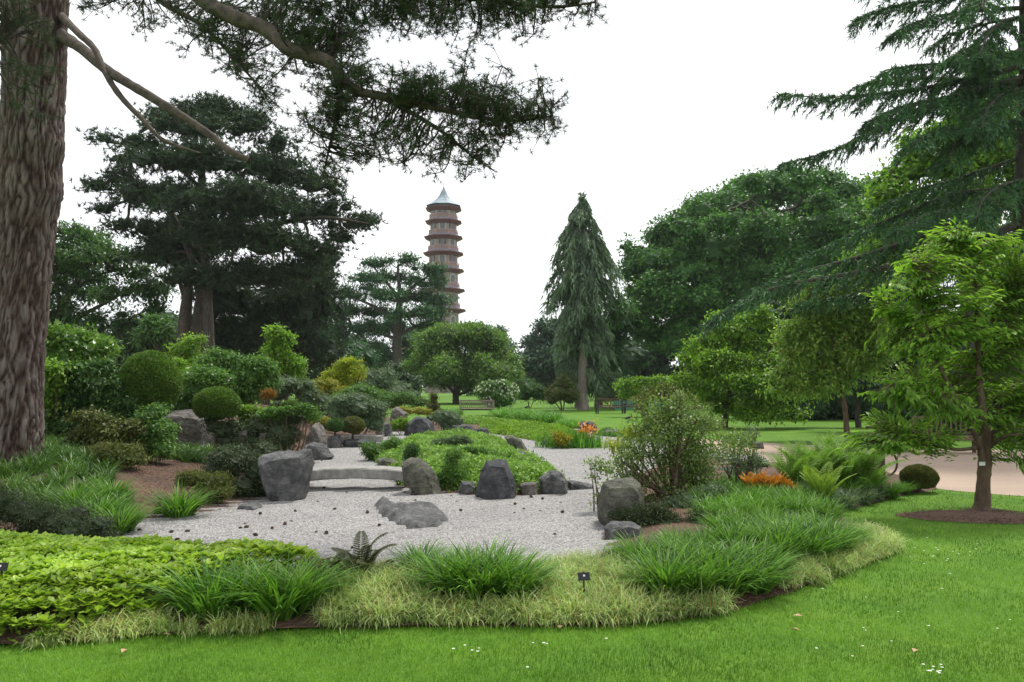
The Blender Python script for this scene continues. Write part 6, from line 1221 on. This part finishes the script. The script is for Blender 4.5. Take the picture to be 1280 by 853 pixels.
for px, py, s_, l in [(945, 622, 1.0, 'bright orange fern clump at the left'), (966, 623, 1.0, 'orange and gold fern clump in the middle'), (984, 624, .8, 'small golden orange fern clump at the right')]:
    fern(l, px, py, 'rust', 26, .35, .055, .6, .3, s_, 'orange ferns behind the strap leaved drift', name='orange_fern')
fern('brown green dying fern-like spray at the gravel edge right of the arching clump', 452, 728, 'fernold', 13, .46, .05, 1.5, .25, 1.0)
fern('smaller brown fern-like spray with curled tips beside the arching grassy clump', 408, 733, 'fernold', 8, .42, .035, 1.7, .3, .9)

# ---- iris clump and orange blooms
def iris():
    p = hit(716, 561); b = np.array([p[0], p[1], h1(p[0], p[1])]); root = empty('iris_clump', b, 'green sword leaved clump with orange blooms at the back right of the gravel', 'plant'); r = rs(); g = Geo()
    n = 900; q = r.normal(0, 1, (n, 2)) * np.array([.36, .16]) + b[:2] ; P = np.column_stack([q, np.full(n, b[2] - .03)]); add_blades(g, P, r.uniform(0, 6.28, n), np.abs(r.normal(0.05, .14, n)), r.uniform(.3, .62, n), .026, r, r.random(n), 3, .35)
    n = 700; q = r.normal(0, 1, (n, 2)) * np.array([.42, .2]) + b[:2] ; P = np.column_stack([q, b[2] + r.random(n) * .16]); add_leaves(g, P, rdir(r, n) + Z * .3, .08, .05, r, r.random(n))
    g.build('leaves', M['reed'], root, kind='stuff'); g = Geo()
    for cx, cz, w_ in [(.42, .60, .16), (.30, .52, .14), (.52, .5, .08)]:
        n = 34; c = b + np.array([cx, 0.1, cz - .06]); P = c + r.normal(size=(n, 3)) * np.array([w_, .1, .10]); add_leaves(g, P, rdir(r, n) * .6 + Z * .5 + np.array([.4, 0, 0]), .11, .04, r, r.random(n), .3)
    g.build('flower', M['orange_petal'], root, kind='stuff')
iris()
sh('golden_cover', 'gold and orange leaved plant left of the iris clump', 'plant', 21.6, [(698, 549, 7, 7), (706, 552, 7, 6)], 'gold', 260, 7, .05, .06, .03, .5, -.1, .5, .7, stems=0)

# ================================================================== furniture and small things
def bench(px, py, D, W_, label, mat='wood', rz=0.0, slats=14, legmat=None):
    p = PT(px, py, D); b = np.array([p[0], D, 0.0]); root = empty('bench', b, label, 'bench', None, rz); Lm = M[legmat or mat]
    def part(nm, c, s, m=None, rx=0): g = Geo(); box(g, c, s, 0, 0, rx); return link(nm, g.mesh(nm, m or M[mat]), root)
    h = W_ / 2
    for sx in (-1, 1):
        part('leg', (sx * (h - .04), .28, .47), (.075, .075, .94), Lm); part('leg', (sx * (h - .04), -.26, .31), (.075, .075, .62), Lm)
        part('armrest', (sx * (h - .04), -.02, .64), (.085, .62, .04)); part('side_rail', (sx * (h - .04), 0.01, .40), (.05, .46, .07), Lm)
    part('top_rail', (0, .285, .90), (W_ - .155, .045, .085)); part('back_rail', (0, .285, .50), (W_ - .155, .04, .06)); part('front_rail', (0, -.26, .385), (W_ - .155, .04, .07))
    me = None
    for i in range(slats):
        if me is None: g = Geo(); box(g, (0, 0, 0), (.05, .02, .33)); me = g.mesh('back_slat', M[mat])
        link('back_slat', me, root, loc=(-h + .12 + (W_ - .24) * i / (slats - 1), .285, .694))
    g = Geo(); box(g, (0, 0, 0), (W_ - .18, .085, .022)); me = g.mesh('seat_slat', M[mat])
    for i in range(5): link('seat_slat', me, root, loc=(0, -.20 + i * .10, .436))
    return root
bench(596, 521, 44.6, 1.95, 'weathered wooden bench with slatted back facing away on the little path', 'wood', math.pi + .06, 16)
bench(763, 517, 49.5, 1.75, 'brown wooden bench with dark iron legs out on the far lawn', 'wood_brown', .12, 10, 'iron')
bench(795, 517, 51, 1.5, 'second brown bench half hidden by the rose shoots on the far lawn', 'wood_brown', -.3, 10, 'iron')
bench(1190, 569, 20.2, 1.7, 'dark wooden bench across the path behind the young tree', 'wood_brown', .1, 12)
def netting(label, x0, x1, y0, y1, D):
    a = PT(x0, y1, D); c = PT(x1, y1, D); top = PT(x0, y0, D)[2]; b = np.array([a[0], D, 0]); root = empty('net_screen', b, label, 'screen'); w_ = c[0] - a[0]; n = 12
    g = Geo(); V = []; z0 = a[2]
    for i in range(n + 1): V += [(w_ * i / n, .05 * math.sin(i * 1.7), z0), (w_ * i / n, .05 * math.sin(i * 1.7 + .5), top - .04 * math.sin(i * 1.3) ** 2)]
    V = np.array(V); f = [[2 * i, 2 * i + 2, 2 * i + 3, 2 * i + 1] for i in range(n)]; g.add(V, f); g.add(V + np.array([0, .012, 0]), [q[::-1] for q in f]); link('net', g.mesh('net', M['net']), root)
    for i in range(3):
        g = Geo(); box(g, (w_ * i / 2, .06, top / 2), (.05, .05, top + .1)); link('post', g.mesh('post', M['wood_brown']), root)
netting('turquoise green netting behind the benches on the far lawn', 768, 796, 501, 512, 55)
netting('narrow turquoise green netting seen through the rose shoots', 818, 832, 502, 513, 54)
def sign_post():
    p = hit(1102, 602); b = np.array([p[0], p[1], h1(p[0], p[1])]); D = p[1]; root = empty('sign_post', b, 'brown wooden post with a small white sign and a cross rail behind the ferns', 'post'); s = D / F
    zt = PT(1102, 519, D)[2] - b[2]; g = Geo(); box(g, (0, 0, (zt - .1) / 2), (.095, .095, zt)); link('post', g.mesh('post', M['wood_brown']), root)
    g = Geo(); box(g, (0, -.062, zt - .08), (.13, .012, .08)); link('sign_plate', g.mesh('sign_plate', M['white']), root)
    zr = PT(1102, 535, D)[2] - b[2]; g = Geo(); box(g, (.06, .075, zr), (.52, .04, .045)); link('cross_rail', g.mesh('cross_rail', M['wood_brown']), root)
    g = Geo(); a = np.linspace(-1.5, .9, 9); add_tubes(g, [[(.10 + .17 * math.cos(x), 0, .30 + .2 * math.sin(x)) for x in a]], [[.018] * 9], 6); link('iron_hook', g.mesh('iron_hook', M['bark_brown']), root)
sign_post()
def stake(label, px, py, ytop, w_px, full=True):
    p = hit(px, py); b = np.array([p[0], p[1], h1(p[0], p[1])]); D = p[1]; zt = PT(px, ytop, D)[2] - b[2]; s = D / F; root = empty('plant_label', b, label, 'plant label'); w_ = w_px * s
    g = Geo(); box(g, (0, 0, zt / 2 - .02), (.012, .012, zt)); link('stake', g.mesh('stake', M['black']), root)
    g = Geo(); box(g, (0, -.012, zt - .02), (w_, .006, w_ * .66), .15, 0, -.5); link('plate', g.mesh('plate', M['black']), root)
    g = Geo(); box(g, (0, -.020, zt - .012), (w_ * .16, .002, w_ * .14), .15, 0, -.5); link('mark', g.mesh('mark', M['white']), root)
stake('small black plant label on a stake amid the sedge', 730, 762, 717, 15)
stake('black plant label on a stake at the left edge of the lime carpet', 0, 765, 705, 16)

def crow(px, py, label, sc=1.0):
    p = hit(px, py); b = np.array([p[0], p[1], 0.0]); root = empty('crow', b, label, 'bird'); bm = bmesh.new()
    bmesh.ops.create_uvsphere(bm, u_segments=14, v_segments=10, radius=1)
    for v in bm.verts:
        x, y, z = v.co; k = 1 - .45 * max(0, -x) ** 1.5; v.co = Vector((x * .17, y * .07 * k, z * .075 * k + .17 + x * .05))
    me = bpy.data.meshes.new('body'); bm.to_mesh(me); bm.free(); me.materials.append(M['feather']); link('body', me, root)
    bm = bmesh.new(); bmesh.ops.create_uvsphere(bm, u_segments=10, v_segments=8, radius=.045)
    for v in bm.verts:
        if v.co.x > .03: v.co.x += .05; v.co.y *= .3; v.co.z *= .3
        v.co += Vector((.17, 0, .235))
    me = bpy.data.meshes.new('head'); bm.to_mesh(me); bm.free(); me.materials.append(M['feather']); link('head', me, root)
    g = Geo(); box(g, (-.22, 0, .14), (.16, .06, .015)); link('tail', g.mesh('tail', M['feather']), root)
    for s in (-1, 1): g = Geo(); add_tubes(g, [[(0, s * .03, .12), (0.01, s * .03, .05), (.0, s * .03, 0)]], [[.008, .006, .006]], 4); link('leg', g.mesh('leg', M['feather']), root)
    root.rotation_euler = (0, 0, .3); root.scale = (sc,) * 3
crow(785, 527, 'small black bird standing on the far lawn beyond the rocks')
crow(658, 512, 'second small black bird on the far lawn left of the olive bush')

# ---- pine cones on the gravel
def cone_mesh(seed):
    r = np.random.default_rng(seed); g = Geo(); rows = 7
    for i in range(rows):
        t = (i + .5) / rows; rad = .020 * math.sin(math.pi * (t * .8 + .15)) ; x = -.03 + .06 * t; k = 8
        for j in range(k):
            a = (j + .5 * (i % 2)) * 2 * math.pi / k; o = np.array([x, math.cos(a) * rad, math.sin(a) * rad]); n_ = np.array([-.35, math.cos(a), math.sin(a)]); sd = np.array([0, -math.sin(a), math.cos(a)]); q = .009
            V = [o - n_ * .012 - sd * q, o - n_ * .012 + sd * q, o + n_ * .006 + sd * q * .6, o + n_ * .006 - sd * q * .6, o + np.array([.008, 0, 0])]
            g.add(V, [[0, 1, 4], [1, 2, 4], [2, 3, 4], [3, 0, 4]]); g.add(V, [[3, 2, 1, 0]])
    return g.mesh('pine_cone', M['cone'])
CM = [cone_mesh(i) for i in range(3)]
CN = [(174, 667), (214, 668), (234, 668), (221, 679), (176, 684), (202, 667), (308, 663), (306, 660), (319, 673), (356, 658), (364, 656), (369, 642), (395, 669), (408, 670), (325, 645), (392, 599), (386, 611), (397, 631), (433, 619), (452, 617), (405, 612), (490, 615), (506, 618), (516, 618), (520, 621), (515, 621), (519, 629), (564, 624), (571, 631), (576, 641), (600, 623), (644, 633), (643, 645), (664, 624), (701, 632), (703, 643), (675, 643), (678, 626), (693, 672), (474, 660), (408, 670), (509, 660), (418, 640), (459, 644), (748, 668), (382, 603), (620, 623), (655, 640), (452, 600), (402, 577), (300, 664), (340, 664), (275, 690), (440, 690)]
zone = lambda x, y: ('cones under and behind the footbridge', 'brown pine cone under or just behind the stone footbridge') if 380 <= x <= 500 and y < 615 else ('cones on the left part of the gravel', 'brown pine cone on the left part of the gravel near the mulch') if x < 345 else ('cones between the footbridge and the flat rock', 'brown pine cone between the footbridge and the low flat rock') if x < 480 else ('cones before the mossy boulder', 'brown pine cone before the mossy boulder at the right end of the footbridge') if x < 545 else ('cones before the pointed boulder', 'brown pine cone before the tall pointed boulder') if x < 650 else ('cones on the right part of the gravel', 'brown pine cone on the open gravel toward the pale block rock')
rc = np.random.default_rng(5)
for x, y in CN:
    p = hit(x, y); s_ = rc.uniform(.6, .95); gp, lb_ = zone(x, y); o = link('pine_cone', CM[rc.integers(0, 3)], loc=(p[0], p[1], .026), rot=(rc.uniform(0, 6), rc.normal(0, .35), rc.uniform(0, 6.28)), scale=(s_,) * 3); tag(o, lb_, 'pine cone', gp)
# ---- fallen leaves and daisies on the lawn
g = Geo(); n = 1; add_leaves(g, np.zeros((1, 3)), np.array([[1.0, 0, .1]]), .07, .04, rc, np.array([.5]), .9); LFM = g.mesh('fallen_leaf', M['dryleaf'])
for x, y, l in [(157, 818, 'dry brown leaf on the lawn at the lower left'), (200, 803, 'dry leaf at the sedge edge on the left'), (721, 787, 'dry brown leaf at the sedge edge below the plant label'), (988, 792, 'dry leaf on the lawn beyond the bare soil'), (1145, 821, 'dry leaf on the lawn at the lower right'), (1122, 688, 'brown leaf at the right tip of the sedge'), (1004, 777, 'small dry leaf on the lawn right of the bare soil'), (700, 793, 'small pale leaf on the lawn below the sedge')]:
    p = hit(x, y); o = link('fallen_leaf', LFM, loc=(p[0], p[1], .03), rot=(0, 0, rc.uniform(0, 6))); tag(o, l, 'leaf')
def daisies():
    r = rs(); g = Geo(); px = np.concatenate([r.uniform(980, 1280, 26), r.uniform(560, 760, 6), r.normal(1180, 30, 16), r.normal(597, 8, 5), r.normal(1172, 8, 8)]); py = np.concatenate([r.uniform(640, 850, 26), r.uniform(800, 850, 6), r.normal(696, 6, 16), r.normal(821, 3, 5), r.normal(842, 5, 8)])
    for x, y in zip(px, py):
        q = G0(x, y)
        if inside(q[None], FORE)[0] or inside(q[None], PATH)[0] or inside(q[None], RING)[0]: continue
        rad = r.uniform(.007, .012); a = np.arange(8) * math.pi / 4; c = np.array([q[0], q[1], .038]); V = np.vstack([[c], [c + rad * np.array([math.cos(t), math.sin(t), .1]) for t in a]]); g.add(V, [[0, 1 + i, 1 + (i + 1) % 8] for i in range(8)])
    o = g.build('daisies', M['petal']); tag(o, 'tiny white daisies scattered through the lawn grass', 'flowers', None, 'stuff')
daisies()
# ---- lawn blades near the camera
def grass():
    r = rs(); n = 330000; px = r.uniform(-120, 1400, n); py = r.uniform(600, 1120, n) ** 1.0
    d = np.stack([(px - 640) / F, CP - SP * (426.5 - py) / F, SP + CP * (426.5 - py) / F], 1); t = 1.7 / -d[:, 2]; P = d[:, :2] * t[:, None]
    keep = ~inside(P, FORE) & ~inside(P, PATH) & ~inside(P, RING) & ~inside(P, BEDS['left_bank'][0]) & ~inside(P, GRAVEL) & (P[:, 1] < 14)
    for k in ('island', 'far_bed'): keep &= ~inside(P, BEDS[k][0])
    P = P[keep]; n = len(P); dist = P[:, 1]; az = r.uniform(0, 6.28, n); h = np.stack([np.cos(az), np.sin(az)], 1); ln = r.uniform(.02, .042, n) * (1 + .3 * lumpy(P[:n], 1.5) if n < 0 else 1); w_ = .0022 * np.maximum(1, dist / 5.0)
    b = np.column_stack([P, np.zeros(n)]); tilt = r.uniform(.1, .9, n); T = b + np.column_stack([h * (ln * np.sin(tilt))[:, None], ln * np.cos(tilt)]); sd = np.column_stack([-h[:, 1], h[:, 0], np.zeros(n)]) * w_[:, None]
    V = np.stack([b - sd, b + sd, T], 1).reshape(-1, 3); g = Geo(); pn = np.array([noise.noise(Vector((x * 1.3, y * 1.3, 0))) + .6 * noise.noise(Vector((x * 5, y * 5, 7))) for x, y in P]); g.add(V, np.arange(3 * n).reshape(n, 3), np.clip(r.random(n) * .6 + .2 + pn * .5, 0, 1)); o = g.build('mown_grass', M['grass']); tag(o, 'short mown green grass blades of the near lawn', 'grass', None, 'stuff')
grass()

# ---- small variety on the island, litter on the mulch
for px, py, sc, l in [(520, 592, .5, 'small grassy tuft in the island leaves right of the mossy boulder'), (600, 590, .45, 'small grassy tuft in the island leaves behind the pointed boulder'), (540, 565, .5, 'small grassy tuft at the back left of the island'), (640, 598, .4, 'small grassy tuft between the pointed boulder and the rounded one')]:
    clump(px, py, sc, l, None, LS)
sh('heather_bush', 'low dark green patch in the middle of the island carpet', 'bush', 15.5, [(590, 566, 16, 4), (610, 570, 14, 4)], 'shrub_mid', 350, 7, .04, .05, .025, .7, 0, .5, .8, stems=0)
sh('heather_bush', 'pale grey green patch at the back of the island carpet', 'bush', 17.5, [(575, 552, 18, 4), (550, 555, 14, 4)], 'silver', 350, 7, .04, .05, .025, .7, 0, .5, .8, stems=0)
def litter():
    r = rs(); g = Geo(); B = BEDS['left_bank'][0]; P = np.vstack([poly_pts(r, poly_px([(150, 660), (165, 640), (160, 590), (240, 580), (340, 600), (330, 632), (240, 645), (170, 658)]), 5000), poly_pts(r, poly_px([(880, 772), (1000, 738), (985, 725), (870, 755)]), 900), poly_pts(r, RING, 900)])
    n = len(P); z = H(P) + .008; z[-900:] = .03
    add_leaves(g, np.column_stack([P, z]), rdir(r, n) * np.array([1, 1, .25]), r.uniform(.02, .06, n), r.uniform(.006, .018, n), r, r.random(n), .95)
    o = g.build('bark_litter', M['litter']); tag(o, 'brown bark chips and needles strewn over the bare mulch', 'litter', None, 'stuff')
litter()

# ---- air
g = Geo(); box(g, (0, 130, 34), (420, 290, 70.4)); hz = g.build('haze', []); hz['kind'] = 'stuff'
m, t_, N, L = newmat('haze'); v = N.new('ShaderNodeVolumePrincipled'); v.inputs['Color'].default_value = (.93, .96, 1, 1); v.inputs['Density'].default_value = .00022; v.inputs['Anisotropy'].default_value = .3
o = N.new('ShaderNodeOutputMaterial'); L(v.outputs[0], o.inputs['Volume']); hz.data.materials.append(m)
